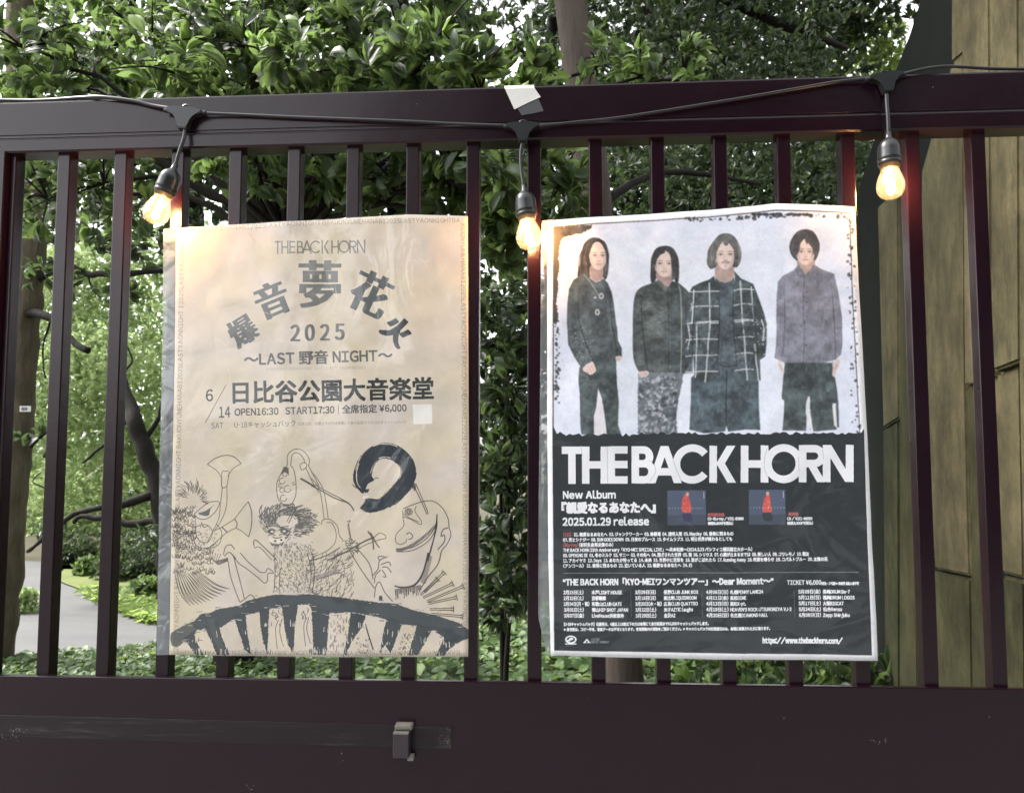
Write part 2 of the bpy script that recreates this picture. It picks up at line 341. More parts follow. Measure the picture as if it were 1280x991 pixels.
    for q in ([(880, 700), (915, 672), (955, 690)], [(965, 688), (1010, 668), (1050, 690)], [(890, 725), (915, 715), (945, 722)], [(975, 720), (1010, 712), (1040, 722)], [(925, 735), (960, 745), (1000, 732)], [(905, 775), (950, 800), (1015, 772)], [(915, 785), (925, 800), (935, 786), (945, 802), (955, 788), (968, 803), (980, 788), (992, 798), (1003, 782)], [(870, 660), (930, 650), (990, 660), (1050, 650)]): ink(A(q), 1.2)
    ink(A([(780, 790), (800, 760), (930, 880), (960, 914)]), 1.3); ink(A([(790, 820), (830, 815), (920, 910)])); ink(A([(780, 790), (790, 820)]))
    ink(C([(935, 0), (945, 120), (935, 300)])); ink(C([(980, 150), (975, 300)])); ink(C([(1190, 0), (1215, 110), (1215, 210), (1195, 300)]), 1.1); ink(C([(1225, 0), (1245, 110), (1240, 220), (1225, 300)]), 1.1)
    # robed player with bow
    ink(B([(80, 640), (90, 605), (140, 600), (200, 650), (215, 720), (240, 755)])); ink(B([(120, 625), (160, 630), (190, 700), (180, 780), (120, 840), (30, 880), (0, 890)]))
    ink(B([(270, 620), (300, 610), (280, 650), (300, 750)])); ink(B([(285, 630), (305, 760)]))
    cv.line(B([(120, 914), (260, 850), (400, 770), (480, 735)]), 1.8, PEN); ink(B([(430, 690), (465, 745), (475, 830)]), 1.7); ink(B([(450, 700), (500, 790), (520, 815)]), 1.5)
    ink(B([(480, 735), (520, 705), (560, 720), (565, 745), (520, 755), (400, 800), (330, 850)]))
    for i in range(90):
        x = R.uniform(250, 370); y = R.uniform(755, 850); ink(B([(x, y), (x+R.uniform(-20, 20), y+R.uniform(-16, 16))]), .8, smooth=0)
    for i in range(170):
        x = R.uniform(10, 330); y = R.uniform(-20, 310); an = R.choice((2.6, 1.6, 2.2))+R.uniform(-.3, .3); L = R.uniform(25, 75)
        ink(D([(x, y), (x+L*.5*math.cos(an)+5, y+L*.5*math.sin(an)), (x+L*math.cos(an), y+L*math.sin(an))]), .75, taper=True)
    cv.line(D([(35, 195), (120, 160), (215, 135)]), 4.4, rgb(150, 140, 136), .8); ink(D([(30, 205), (120, 180), (215, 150)])); ink(D([(0, 60), (120, 20), (220, -40)]), 1.4)
    ink(D([(300, 0), (380, 130), (480, 270)]), 1.2); ink(D([(340, -40), (440, 80), (470, 200)]), 1.2)
    for q in ([(470, 170), (510, 120), (520, 60), (580, 30)], [(520, 60), (510, 30), (560, 30)], [(530, 90), (590, 70), (605, 100)], [(540, 110), (580, 110), (610, 150)], [(540, 130), (570, 180), (545, 180)], [(480, 230), (490, 170), (530, 130)], [(480, 340), (490, 260), (520, 220), (560, 300), (620, 370)]): ink(D(q), 1.2)
    cv.ell(*D([(528, 345)])[0], 2.4, 3.6, rgb(70, 70, 66))
    # giant head in profile, pierced
    ink(B([(700, 520), (760, 495), (850, 465), (930, 465), (1000, 520), (1040, 600), (1045, 660)]), 1.1); ink(B([(1045, 660), (1060, 720), (1030, 790), (990, 840), (975, 914)]), 1.1)
    ink(B([(697, 530), (700, 600), (705, 650), (650, 710), (645, 770), (680, 790), (720, 770), (725, 745)])); ink(B([(725, 715), (745, 700), (770, 720), (765, 745), (740, 750)]), 1.2)
    ink(B([(700, 580), (760, 600), (830, 640), (835, 610), (790, 540), (800, 500)])); ink(B([(700, 560), (750, 590), (820, 620)]))
    for r in (9, 18, 28): ink(B([(742+r*math.cos(t), 543+r*.9*math.sin(t)) for t in np.linspace(0, 6.3, 12)]), 1.0)
    cv.line(B([(755, 345), (790, 370), (875, 550)]), 1.1, PEN); ink(B([(795, 330), (820, 390), (885, 545), (870, 555)]), 1.1)
    for i in range(14): ink(B([(755+i*3, 340+R.uniform(-15, 15)), (770+i*2, 370+R.uniform(-20, 15))]), 1, smooth=0)
    for i in range(34):        # teeth of the open jaw
        t = i/33; x = 650+290*t; y = 835-5*t-180*t**1.7; cv.line(B([(x, y-12), (x+4, y+12)]), 1.1, rgb(60, 58, 58), smooth=0)
    ink(B([(645, 822), (760, 815), (870, 750), (940, 660), (955, 560)]), 1.2); ink(B([(650, 845), (770, 835), (890, 765), (955, 660)]), 1.1)
    cv.line(B([(955, 560), (950, 650), (930, 750), (885, 914)]), [1, 2.6, 1.6, 2.2], rgb(50, 50, 50)); 
    ink(B([(1040, 665), (1000, 680), (985, 730), (1010, 720), (1010, 770), (960, 830)]), 1.4)
    cv.line(D([(890, 0), (850, 150), (790, 240), (700, 262), (635, 250)]), [2.4, 2.2, 2.4, 2, 1.6], rgb(56, 56, 56)); ink(D([(985, 0), (960, 90), (890, 180), (820, 290)]), 1.4)
    for i in range(26):
        t = i/25; x = 640+190*t; y = 262-3*t*10; ink(D([(x, y+12), (x+R.uniform(-6, 6), y+55+R.uniform(-10, 45))]), 1.0)
    for i in range(22):
        t = i/21; x = 880-50*t; y = 20+200*t; ink(D([(x, y), (x+40, y+12)]), .9, smooth=0)
    for (x0, y0, x1, y1) in ((830, 320, 1010, 150), (850, 340, 1075, 235), (880, 370, 1155, 255), (890, 385, 1105, 340), (900, 430, 1080, 430), (910, 465, 1150, 485), (860, 300, 960, 200)):
        d = np.array([x1-x0, y1-y0], float); d /= np.hypot(*d); n = np.array([-d[1], d[0]])
        for o in (-6, 6): ink(D([(x0+n[0]*o, y0+n[1]*o), (x1+n[0]*o*1.3, y1+n[1]*o*1.3)]), 1.1, smooth=0)
        ink(D([(x1-d[0]*20+n[0]*8, y1-d[1]*20+n[1]*8), (x1+n[0]*24, y1+n[1]*24), (x1-n[0]*24, y1-n[1]*24), (x1-d[0]*20-n[0]*8, y1-d[1]*20-n[1]*8)]), 1.3, smooth=0)
    # little figures drawn between the bridge posts
    for (x0, y0, x1, y1) in ((905, 430, 1020, 740), (1130, 410, 1225, 740)):
        for i in range(9): x = R.uniform(x0+15, x1-15); y = R.uniform(y0, y0+75); ink(C([(x, y), (x+R.uniform(-22, 22), y+15), (x+R.uniform(-12, 12), y+30)]), .8)
        ink(C([((x0+x1)/2+10, y0+80), ((x0+x1)/2-15, y0+150), ((x0+x1)/2, y0+300)])); ink(C([(x1-25, y0+80), (x1-40, y0+170), (x1-10, y0+280)]))
    for i in range(60):
        x = R.uniform(140, 290); y = R.uniform(460, 760); ink(D([(x, y), (x+R.uniform(-8, 8), y+R.uniform(12, 40))]), .7, smooth=0)
    for i in range(46):
        x = R.uniform(340, 440); y = R.uniform(640, 770); ink(D([(x, y), (x+R.uniform(-10, 10), y+R.uniform(-20, 20))]), .7, smooth=0)
        x = R.uniform(700, 780); y = R.uniform(600, 770); ink(D([(x-(y-600)*.4, y), (x-(y-600)*.4+8, y+R.uniform(-20, 20))]), .8, smooth=0)
    # brushed ring
    INK = rgb(34, 42, 52)
    ring = B([(425, 345), (395, 300), (395, 240), (425, 160), (490, 95), (570, 80), (650, 105), (715, 165), (740, 240), (715, 320), (650, 400), (580, 460), (510, 495), (440, 495), (395, 485)])
    cv.line(ring, [23, 24, 23, 21, 19.5, 18.5, 18, 18.5, 19, 18, 15.5, 14.5, 15.5, 18, 13], INK, 1, smooth=8, rough=1.1)
    for i in range(46):
        o = R.uniform(-1, 1); sgn = R.choice((-1, 1)); k = R.randrange(0, 12)
        q = catmull(ring, 5)[k*5:k*5+R.randrange(6, 14)]
        q = np.array(q); d = np.gradient(q, axis=0); nn = np.stack([-d[:, 1], d[:, 0]], 1)/np.hypot(d[:, 0], d[:, 1])[:, None]
        off = sgn*R.uniform(8.6, 10.8)*(0.75 if k > 9 else 0.88); cv.line(list(q+nn*off), R.uniform(.4, 1.4), INK if R.random() < .75 else rgb(215, 205, 190), .9, smooth=0, rough=.8)
    for i in range(18): cv.line(B([(310+i*6, 335+i*4), (355+i*5, 375+R.uniform(-10, 14)), (430, 395)]), .8, INK, .8)
    cv.line(B([(480, 295), (495, 285), (512, 293)]), .8, INK); cv.poly(B([(390, 430), (440, 418), (420, 440), (400, 448)]), rgb(225, 220, 212), smooth=3)
    for i in range(5): cv.line(B([(430+i*12, 450+i*3), (455+i*9, 480), (470+i*8, 520)]), 1.2, rgb(72, 82, 90), .8)
    # brushed bridge
    top = C([(150, 640), (170, 600), (270, 545), (330, 520), (385, 465), (470, 450), (520, 425), (680, 400), (730, 365), (830, 340), (940, 318), (1060, 322), (1180, 315), (1280, 318)])+D([(30, 322), (180, 335), (320, 352), (480, 375), (640, 385), (760, 430), (900, 465), (1020, 500), (1110, 530), (1150, 555), (1200, 590)])
    bot = D([(1200, 650), (1080, 690), (1020, 650), (920, 590), (800, 555), (660, 540), (560, 505), (470, 480), (300, 452), (140, 462), (10, 440)])+C([(1200, 395), (1090, 395), (1000, 410), (900, 430), (740, 470), (620, 510), (540, 565), (430, 570), (350, 590), (310, 660), (250, 680), (210, 715), (165, 705)])
    cv.poly(top+bot, rgb(50, 58, 64), 1, rough=.28, mott=.08)
    cv.poly(C([(150, 640), (170, 600), (270, 545), (320, 540), (320, 640), (250, 680), (210, 715), (165, 705)]), rgb(92, 92, 86), .8, smooth=3)
    legs = [C([(255, 640), (325, 600), (350, 680), (405, 775), (345, 775), (280, 690)]), C([(410, 560), (510, 510), (545, 640), (600, 775), (510, 775), (470, 690)]), C([(630, 470), (720, 450), (740, 620), (760, 770), (715, 735), (680, 620)]),
            C([(825, 420), (905, 410), (895, 560), (885, 770), (855, 680), (835, 560)]), C([(1000, 400), (1120, 385), (1095, 560), (1085, 770), (1040, 690), (1015, 560)]), C([(1225, 390), (1285, 390), (1285, 770), (1240, 760)]),
            D([(0, 400), (140, 440), (128, 600), (118, 775), (20, 770)]), D([(300, 440), (415, 480), (380, 570), (300, 690), (265, 780), (250, 760), (280, 620)]), D([(575, 490), (700, 520), (650, 640), (600, 770), (560, 700), (520, 760), (545, 620)]),
            D([(805, 540), (925, 570), (860, 690), (810, 775), (735, 780), (770, 660)]), D([(1020, 600), (1190, 640), (1060, 720), (1010, 780), (950, 780), (985, 700)])]
    for q in legs: cv.poly(q, rgb(46, 54, 60), 1, rough=.35, mott=.06)
    cv.line(C([(460, 500), (480, 590), (530, 700), (560, 765)]), 8, rgb(82, 84, 82), .7, mott=.5); cv.line(D([(410, 540), (440, 640), (470, 735)]), 1.6, rgb(50, 56, 62))
    for i in range(240):       # dry brush fringe at the feet and edges
        q = R.choice(legs); x, y = R.choice(q[2:]); 
        if y < 775: y = R.uniform(790, 815)
        x += R.uniform(-6, 6); L = R.uniform(2, 9)
        cv.line([(x, y), (x+R.uniform(-1.4, 1.0), y-L)], R.uniform(.4, 1.1), R.choice((rgb(58, 66, 72), rgb(222, 211, 196), rgb(222, 211, 196))), .9, smooth=0)
    for i in range(150):
        q = R.choice(top+bot); x, y = q[0]+R.uniform(-9, 9), q[1]+R.uniform(-2.4, 2.4)
        if 215 < x < 582 and y < 815: cv.line([(x, y), (x+R.uniform(2, 8), y+R.uniform(-.8, .8))], R.uniform(.3, 1.1), R.choice((rgb(62, 70, 76), rgb(215, 204, 190))), .8, smooth=0)
    # hair-fine creases pressed into the sheet
    for i in range(26):
        x, y = R.uniform(230, 570), R.uniform(290, 540); a = R.uniform(0, 3.14); L = R.uniform(8, 38)
        cv.line([(x, y), (x+L*.5*math.cos(a)+1, y+L*.5*math.sin(a)), (x+L*math.cos(a+.15), y+L*math.sin(a+.15))], R.uniform(.4, 1.2), rgb(236, 228, 216), .45, taper=True)
    return cv

# ------------------------------------------------------------------ print of the black and white tour poster
def art_right():
    WH, BK = rgb(246, 245, 249), rgb(38, 44, 49)
    cv = Canvas(662, 248, 1104, 834, WH); h, w = cv.h, cv.w; cv.grain = soft_noise(h, w, 3, 11)
    fine = soft_noise(h, w, 7, 12)*0.6+soft_noise(h, w, 3, 16)*0.4
    R = random.Random(9)
    R1 = lambda p: cr(675, 255, 6.095, p); R2 = lambda p: cr(875, 255, 5.953, p); R3 = lambda p: cr(675, 400, 6.095, p); R4 = lambda p: cr(875, 400, 5.953, p)
    # grey studio backdrop with its torn black edge
    inn = [(691.5, 284.5), (780, 278.6), (885, 272.6), (967, 264.2), (1020, 265), (1060.6, 267.2), (1066.5, 405), (1074, 550), (1087.2, 817), (890, 814.6), (693, 811.5), (690.8, 550)]
    cv.poly(inn, rgb(30, 32, 36))
    cv.poly([(692.3, 285.4), (780, 279.4), (885, 273.5), (967, 265.2), (1020, 266), (1059.8, 268), (1065.6, 405), (1072.8, 540), (1060, 548), (692, 548)], rgb(230, 234, 250))
    for i in range(9): cv.poly([(692+i*5, 300+i*9), (740+i*30, 290), (780+i*32, 545), (720+i*30, 545)], rgb(226+(i*7) % 13, 230+(i*5) % 11, 248), .35)
    cv.poly(R1([(102, 182), (400, 172), (385, 200), (350, 215), (320, 232), (280, 236), (215, 252), (170, 268), (150, 330), (140, 420), (150, 470), (135, 560), (140, 640), (125, 760), (140, 860), (125, 914), (102, 914)]), rgb(74, 72, 72), 1, rough=.5)
    for i in range(210):
        side = R.random()
        if side < .28: x, y, s_ = R.uniform(694, 699), R.uniform(400, 505), R.uniform(.5, 2.2)
        elif side < .62: x = R.uniform(1056, 1066)+0; y = R.uniform(272, 540); x += (y-272)*.028; s_ = R.uniform(.5, 1.9)
        else: x = R.uniform(855, 1060); y = 283-(x-690)*.047+R.uniform(-1, 4) if x < 967 else 268.5+R.uniform(0, 4.5); s_ = R.uniform(.6, 2.4)
        cv.ell(x, y, s_, s_*R.uniform(.5, 1.5), rgb(66, 66, 70), .85, R.uniform(0, 3), n=7)
    for a, b, n in ((938, 974, 26), (981, 1012, 22)):
        for i in range(n): cv.ell(R.uniform(a, b), 270-(R.uniform(0, 1.2))+(0 if a < 970 else .5), R.uniform(1.5, 3.6), R.uniform(.8, 2.0), rgb(58, 60, 62), .9, n=8)
    lit = rgb(236, 232, 236)
    skin, skd, hair = rgb(232, 210, 202), rgb(168, 138, 130), rgb(62, 60, 64)
    cl = lambda v: rgb(v, v+4, v+6)
    def face(F, cx, cy_, rx, ry, tilt=0.0, mo=False):
        k = np.hypot(*(np.array(F([(1, 0)])[0])-np.array(F([(0, 0)])[0]))); c = F([(cx, cy_)])[0]
        cv.poly(F([(cx-rx, cy_-ry*.5), (cx-rx*.98, cy_+ry*.2), (cx-rx*.72, cy_+ry*.68), (cx-rx*.3, cy_+ry*.98), (cx+rx*.3, cy_+ry*.98), (cx+rx*.72, cy_+ry*.68), (cx+rx*.98, cy_+ry*.2), (cx+rx, cy_-ry*.5), (cx+rx*.5, cy_-ry), (cx-rx*.5, cy_-ry)]), skin, 1, smooth=4)
        cv.poly(F([(cx+rx*.98, cy_-ry*.4), (cx+rx*.95, cy_+ry*.25), (cx+rx*.6, cy_+ry*.75), (cx+rx*.2, cy_+ry*.97), (cx+rx*.55, cy_+ry*.4), (cx+rx*.72, cy_-ry*.3)]), rgb(196, 176, 172), .55, smooth=3)
        cv.poly(F([(cx-rx*.98, cy_-ry*.3), (cx-rx*.9, cy_+ry*.3), (cx-rx*.5, cy_+ry*.8), (cx-rx*.6, cy_+ry*.3), (cx-rx*.78, cy_-ry*.3)]), rgb(200, 182, 178), .4, smooth=3)
        for s_ in (-1, 1):
            ex, ey = cx+s_*rx*.46+tilt, cy_-ry*.03
            cv.line(F([(ex-rx*.25, ey-ry*.17), (ex, ey-ry*.22), (ex+rx*.25, ey-ry*.17)]), .9, rgb(120, 104, 100), .8)
            cv.ell(*F([(ex, ey)])[0], rx*.21/k**0/6.0*1, ry*.055/6.0, rgb(236, 230, 228), .9); cv.ell(*F([(ex, ey)])[0], rx*.09/6.0, ry*.06/6.0, rgb(92, 80, 76))
            cv.line(F([(ex-rx*.25, ey+1), (ex, ey-ry*.06), (ex+rx*.25, ey+1)]), .7, rgb(80, 68, 66), .9)
            cv.ell(*F([(ex, ey+ry*.1)])[0], rx*.25/6, ry*.05/6, skd, .25)
        cv.line(F([(cx+tilt-rx*.05, cy_-ry*.05), (cx+tilt-rx*.12, cy_+ry*.3)]), .8, skd, .35); cv.line(F([(cx+tilt-rx*.2, cy_+ry*.35), (cx+tilt, cy_+ry*.4), (cx+tilt+rx*.2, cy_+ry*.35)]), .9, skd, .8)
        cv.line(F([(cx+tilt-rx*.33, cy_+ry*.6), (cx+tilt, cy_+ry*.58), (cx+tilt+rx*.33, cy_+ry*.6)]), 1.2, rgb(172, 128, 122), .8); cv.line(F([(cx+tilt-rx*.2, cy_+ry*.68), (cx+tilt+rx*.2, cy_+ry*.68)]), .9, rgb(196, 158, 152), .7)
        if mo: cv.line(F([(cx-rx*.42, cy_+ry*.55), (cx, cy_+ry*.47), (cx+rx*.42, cy_+ry*.55)]), 1.3, rgb(120, 108, 104), .7); cv.ell(*F([(cx, cy_+ry*.84)])[0], 1.6, 1.0, rgb(140, 128, 122), .6)
    def folds(F, x0, y0, x1, y1, n, c, w=1.0, al=.5, vert=False):
        for i in range(n):
            x, y = R.uniform(x0, x1), R.uniform(y0, y1); L = R.uniform(20, 70); a = R.uniform(-.5, .5)+(1.57 if vert else 0)
            cv.line(F([(x, y), (x+L*.5*math.cos(a), y+L*.5*math.sin(a)+4), (x+L*math.cos(a), y+L*math.sin(a))]), R.uniform(.5, 1.5)*w, c, al*R.uniform(.4, 1), taper=True)
    def shadowed(F, pts, base, n=10):
        cv.poly(F(pts), base, 1, smooth=3)
    def lock(F, pts, w, c=None, al=.8): cv.line(F(pts), w, c or rgb(112, 108, 108), al, taper=True)
    def fringe(F, cx, cy_, rx, ry, parts, col):
        for q in parts: cv.poly(F([(cx+x*rx, cy_+y*ry) for x, y in q]), col, .95, smooth=3)
    # first figure: long hair, dark sweater with pins, trousers
    cv.poly(R1([(425, 268), (375, 275), (330, 320), (315, 400), (300, 470), (285, 545), (300, 590), (350, 590), (375, 570), (390, 560), (470, 560), (495, 585), (515, 540), (522, 440), (505, 350), (472, 288)]), hair, 1, smooth=4)
    for i in range(30):
        x = R.uniform(300, 370); lock(R1, [(400, 285), (x+10, 370), (x-R.uniform(0, 15), 480), (x+R.uniform(-8, 8), 570)], .8, R.choice((rgb(58, 56, 58), rgb(120, 104, 92))))
        x = R.uniform(490, 518); lock(R1, [(440, 280), (x, 370), (x, 470), (x-8, 565)], .7, R.choice((rgb(58, 56, 58), rgb(110, 104, 100))))
    cv.poly(R1([(385, 480), (474, 480), (474, 575), (440, 600), (410, 590), (378, 555)]), rgb(180, 154, 146), 1, smooth=3); face(R1, 441, 405, 68, 105, 5)
    cv.poly(R1([(385, 330), (400, 300), (455, 290), (480, 320), (498, 370), (470, 310), (430, 300), (400, 320), (372, 400), (372, 340)]), hair, .95, smooth=3)
    cv.poly(R1([(318, 545), (255, 585), (222, 650), (208, 760), (205, 914)])+R3([(208, 60), (214, 190), (265, 290), (315, 370), (330, 355), (400, 318), (410, 340), (580, 345), (575, 280), (622, 285), (620, 220), (592, 160), (585, 60)])+R1([(577, 914), (562, 780), (545, 680), (515, 610), (480, 575), (455, 598), (425, 605), (395, 585), (370, 560), (345, 540)]), rgb(82, 90, 94), 1)
    cv.poly(R1([(500, 600), (540, 680), (560, 790), (575, 914), (540, 914), (530, 780), (500, 690)]), rgb(64, 72, 76), .7, smooth=3)
    folds(R1, 225, 600, 540, 900, 26, rgb(112, 120, 122)); folds(R3, 240, 0, 520, 300, 30, rgb(120, 128, 130)); folds(R3, 260, 20, 520, 330, 24, rgb(56, 62, 66))
    for i in range(130): x = R.uniform(215, 400); y = R.uniform(60, 340); \
        (x > 200+(y-60)*.35) and cv.ell(*R3([(x, y)])[0], .7, .5, rgb(190, 198, 200), .8, n=6)
    for p in ((465, 708), (436, 830)): cv.ell(*R1([p])[0], 3.2, 4.0, rgb(205, 208, 206), .9); cv.ell(*R1([p])[0], 1.3, 1.8, rgb(96, 98, 98))
    cv.ell(*R1([(418, 720)])[0], 1.2, 1.2, rgb(230, 230, 228)); cv.line(R1([(330, 540), (400, 630), (450, 710)]), .9, rgb(170, 174, 174))
    cv.poly(R3([(300, 360), (292, 460), (302, 560), (305, 680), (305, 780), (315, 872), (412, 874), (408, 740), (428, 660), (440, 520), (470, 600), (490, 720), (508, 880), (622, 884), (592, 800), (598, 620), (585, 500), (578, 345), (420, 340)]), rgb(76, 86, 88), 1)
    folds(R3, 305, 400, 370, 850, 30, rgb(112, 120, 122), 1.1); folds(R3, 450, 380, 545, 840, 45, rgb(108, 116, 118), 1.1); folds(R3, 310, 400, 540, 840, 40, rgb(52, 58, 62), 1.2)
    cv.poly(R3([(442, 525), (455, 600), (480, 650), (490, 760), (508, 878), (410, 872), (408, 735), (430, 660)]), lit, 1)
    def hand(F, pts, fl): 
        cv.poly(F(pts), rgb(226, 204, 198), 1, smooth=3)
        for a, b in fl: cv.line(F([a, b]), .8, rgb(190, 152, 146), .9, smooth=0)
    hand(R3, [(325, 368), (360, 345), (402, 325), (420, 365), (424, 390), (405, 412), (380, 420), (350, 400), (332, 392)], [((352, 372), (372, 410)), ((370, 358), (392, 405)), ((388, 348), (410, 392))])
    hand(R3, [(575, 285), (600, 278), (622, 285), (618, 305), (598, 318), (578, 312)], [((592, 290), (588, 312)), ((604, 288), (602, 310))])
    # second figure: hair over one eye, dark shirt, floral trousers
    cv.poly(R1([(945, 325), (885, 345), (852, 400), (842, 470), (842, 590), (870, 600), (890, 560), (960, 520), (1015, 560), (1030, 600), (1052, 595), (1058, 480), (1045, 400), (1005, 340)]), hair, 1, smooth=4)
    cv.poly(R1([(888, 500), (1005, 510), (1005, 590), (970, 630), (930, 615), (885, 570)]), rgb(176, 150, 144), 1, smooth=3); cv.ell(*R1([(873, 485)])[0], 2.6, 4.6, skin)
    face(R1, 950, 462, 76, 96, -4)
    cv.poly(R1([(950, 335), (900, 365), (872, 430), (876, 380), (900, 345)]), hair, .95, smooth=3); cv.poly(R1([(945, 340), (990, 370), (1010, 430), (1025, 500), (1030, 580), (1052, 590), (1056, 470), (1040, 390), (1000, 345)]), hair, 1, smooth=3)
    for i in range(22): x = R.uniform(1000, 1052); lock(R1, [(960, 335), (x-10, 400), (x, 490), (x+R.uniform(-6, 6), 585)], .8, R.choice((rgb(60, 60, 62), rgb(130, 128, 128))))
    for i in range(12): x = R.uniform(845, 880); lock(R1, [(940, 335), (x+8, 400), (x, 500), (x, 590)], .7, rgb(60, 60, 62))
    shadowed(R1, [(885, 590), (830, 615), (760, 645), (722, 700), (708, 800), (705, 914), (705, 1100), (715, 1200), (760, 1290), (830, 1310), (1090, 1300), (1180, 1000), (1160, 760), (1135, 680), (1050, 605), (1000, 600), (975, 632), (930, 610), (900, 600)], rgb(86, 92, 92))
    cv.poly(R1([(985, 640), (1050, 610), (1135, 690), (1160, 800), (1160, 1290), (990, 1300)]), rgb(66, 76, 80), .7)
    folds(R1, 720, 640, 980, 900, 40, rgb(140, 140, 132), 1.3); folds(R3, 715, 0, 1060, 400, 46, rgb(122, 128, 124), 1.2); folds(R1, 730, 650, 1090, 1250, 36, rgb(54, 60, 62), 1.2)
    cv.line(R1([(972, 630), (978, 914), (975, 1290)]), 1, rgb(50, 56, 60)); cv.line(R1([(1050, 620), (1070, 700), (1075, 1050), (1068, 1300)]), 1.4, rgb(176, 180, 166), .8)
    cv.poly(R1([(885, 590), (900, 580), (965, 635), (950, 670), (905, 630)]), rgb(104, 108, 106), 1); cv.poly(R1([(1005, 590), (1030, 600), (1010, 660), (975, 635)]), rgb(70, 76, 80), 1)
    cv.poly(R3([(748, 400), (1085, 405), (1080, 480), (1050, 620), (1035, 720), (1040, 880), (930, 892), (905, 885), (840, 888), (745, 870), (742, 600)]), rgb(120, 126, 134), 1, rough=.4)
    for i in range(300):
        x = R.uniform(750, 1030); y = R.uniform(430, 870)
        if x > 930 and R.random() < .55: cv.ell(*R3([(x, y)])[0], R.uniform(1, 3.4), R.uniform(1, 3.4), rgb(76, 84, 90), .9, n=7)
        else: cv.ell(*R3([(x, y)])[0], R.uniform(.5, 3.4), R.uniform(.5, 2.6), R.choice((rgb(198, 202, 208), rgb(176, 180, 190), rgb(92, 98, 104))), .8, R.uniform(0, 3), n=7)
    hand(R3, [(745, 402), (780, 392), (822, 390), (826, 415), (800, 438), (765, 430)], [((765, 405), (775, 428)), ((785, 402), (795, 430)), ((802, 400), (812, 425))])
    fringe(R1, 950, 462, 76, 96, ([(-.2, -1.15), (-.9, -.8), (-1.08, -.1), (-.95, .1), (-.8, -.35), (-.45, -.72), (0, -.9)], [(0, -1.1), (.5, -.75), (.62, -.2), (.72, .5), (1.1, .6), (1.1, -.5), (.6, -1.05)]), hair)
    fringe(R1, 441, 405, 68, 105, ([(.1, -1.15), (-.5, -.9), (-.98, -.2), (-.9, .5), (-1.3, .5), (-1.25, -.5), (-.6, -1.2)], [(0, -1.1), (.45, -.8), (.85, -.2), (.92, .5), (1.2, .4), (1.1, -.5), (.6, -1.1)]), hair)
    # fourth figure: plain grey shirt, wide cargo trousers
    cv.poly(R2([(768, 197), (715, 215), (675, 265), (655, 325), (672, 390), (705, 425), (730, 440), (830, 440), (865, 400), (885, 325), (870, 265), (830, 210)]), rgb(74, 74, 80), 1, smooth=4)
    cv.poly(R2([(722, 420), (838, 420), (838, 480), (778, 532), (722, 490)]), rgb(182, 158, 150), 1, smooth=3); face(R2, 776, 365, 72, 95, 0)
    cv.poly(R2([(775, 225), (740, 260), (715, 330), (702, 400), (668, 380), (660, 320), (690, 250), (740, 215)]), rgb(74, 74, 80), 1, smooth=3); cv.poly(R2([(775, 225), (815, 260), (845, 330), (848, 410), (872, 385), (882, 320), (860, 250), (815, 212)]), rgb(74, 74, 80), 1, smooth=3)
    for i in range(26): s_ = R.choice((-1, 1)); x = R.uniform(60, 108); lock(R2, [(772, 210), (772+s_*x*.7, 260), (772+s_*x, 340), (772+s_*(x-12), 400)], .7, R.choice((rgb(50, 50, 56), rgb(118, 116, 122))))
    cv.poly(R2([(722, 455), (690, 500), (610, 540), (572, 585), (562, 700), (558, 893)])+R4([(562, 30), (556, 200), (546, 285), (622, 325), (760, 325), (900, 325), (1000, 298), (1040, 262), (1052, 180), (1050, 0)])+R2([(1052, 860), (1035, 740), (1018, 640), (992, 525), (900, 490), (840, 455), (832, 490), (778, 535), (725, 490)]), rgb(136, 136, 150), 1)
    folds(R2, 580, 560, 980, 880, 30, rgb(160, 160, 174), 1.2, .6, True); folds(R4, 570, 0, 1000, 300, 30, rgb(108, 108, 122), 1.2, .6, True); folds(R2, 570, 560, 1000, 890, 20, rgb(108, 108, 120), 1.2, .6, True)
    cv.poly(R2([(722, 455), (700, 500), (720, 545), (770, 560), (778, 535)]), rgb(104, 106, 118), 1); cv.poly(R2([(840, 455), (850, 500), (820, 570), (785, 545), (780, 532)]), rgb(120, 120, 132), 1)
    cv.line(R2([(768, 550), (760, 700), (762, 893)])+R4([(768, 30), (760, 320)]), .8, rgb(84, 84, 96)); [cv.ell(*R2([(782, y)])[0], .9, .9, rgb(80, 80, 90)) for y in (660, 735, 838, 935, 1055, 1180)]
    cv.poly(R4([(622, 322), (612, 420), (600, 560), (600, 590), (618, 600), (614, 700), (604, 822), (780, 824), (785, 700), (800, 575), (812, 640), (815, 720), (835, 830), (1010, 815), (1000, 790), (980, 620), (1018, 620), (1012, 520), (990, 400), (975, 320)]), rgb(78, 88, 90), 1)
    cv.poly(R4([(1000, 600), (1022, 600), (1026, 800), (1012, 800)]), rgb(78, 88, 90), .9)
    folds(R4, 625, 340, 960, 800, 40, rgb(104, 114, 114), 1.3, .6, True); folds(R4, 625, 340, 960, 800, 30, rgb(56, 64, 66), 1.2, .6, True)
    cv.poly(R4([(802, 566), (782, 610), (778, 690), (796, 760), (806, 806), (820, 800), (822, 740), (808, 680), (812, 600)]), lit, 1, smooth=2); cv.poly(R4([(975, 628), (998, 628), (1006, 790), (990, 792)]), lit)
    hand(R4, [(578, 300), (595, 320), (605, 360), (622, 388), (606, 396), (588, 375), (574, 330)], [((590, 335), (600, 372))]); hand(R4, [(975, 400), (985, 340), (1000, 300), (1032, 296), (1026, 340), (1005, 380), (995, 425), (980, 420)], [((1004, 330), (992, 375)), ((1014, 330), (1004, 370))])
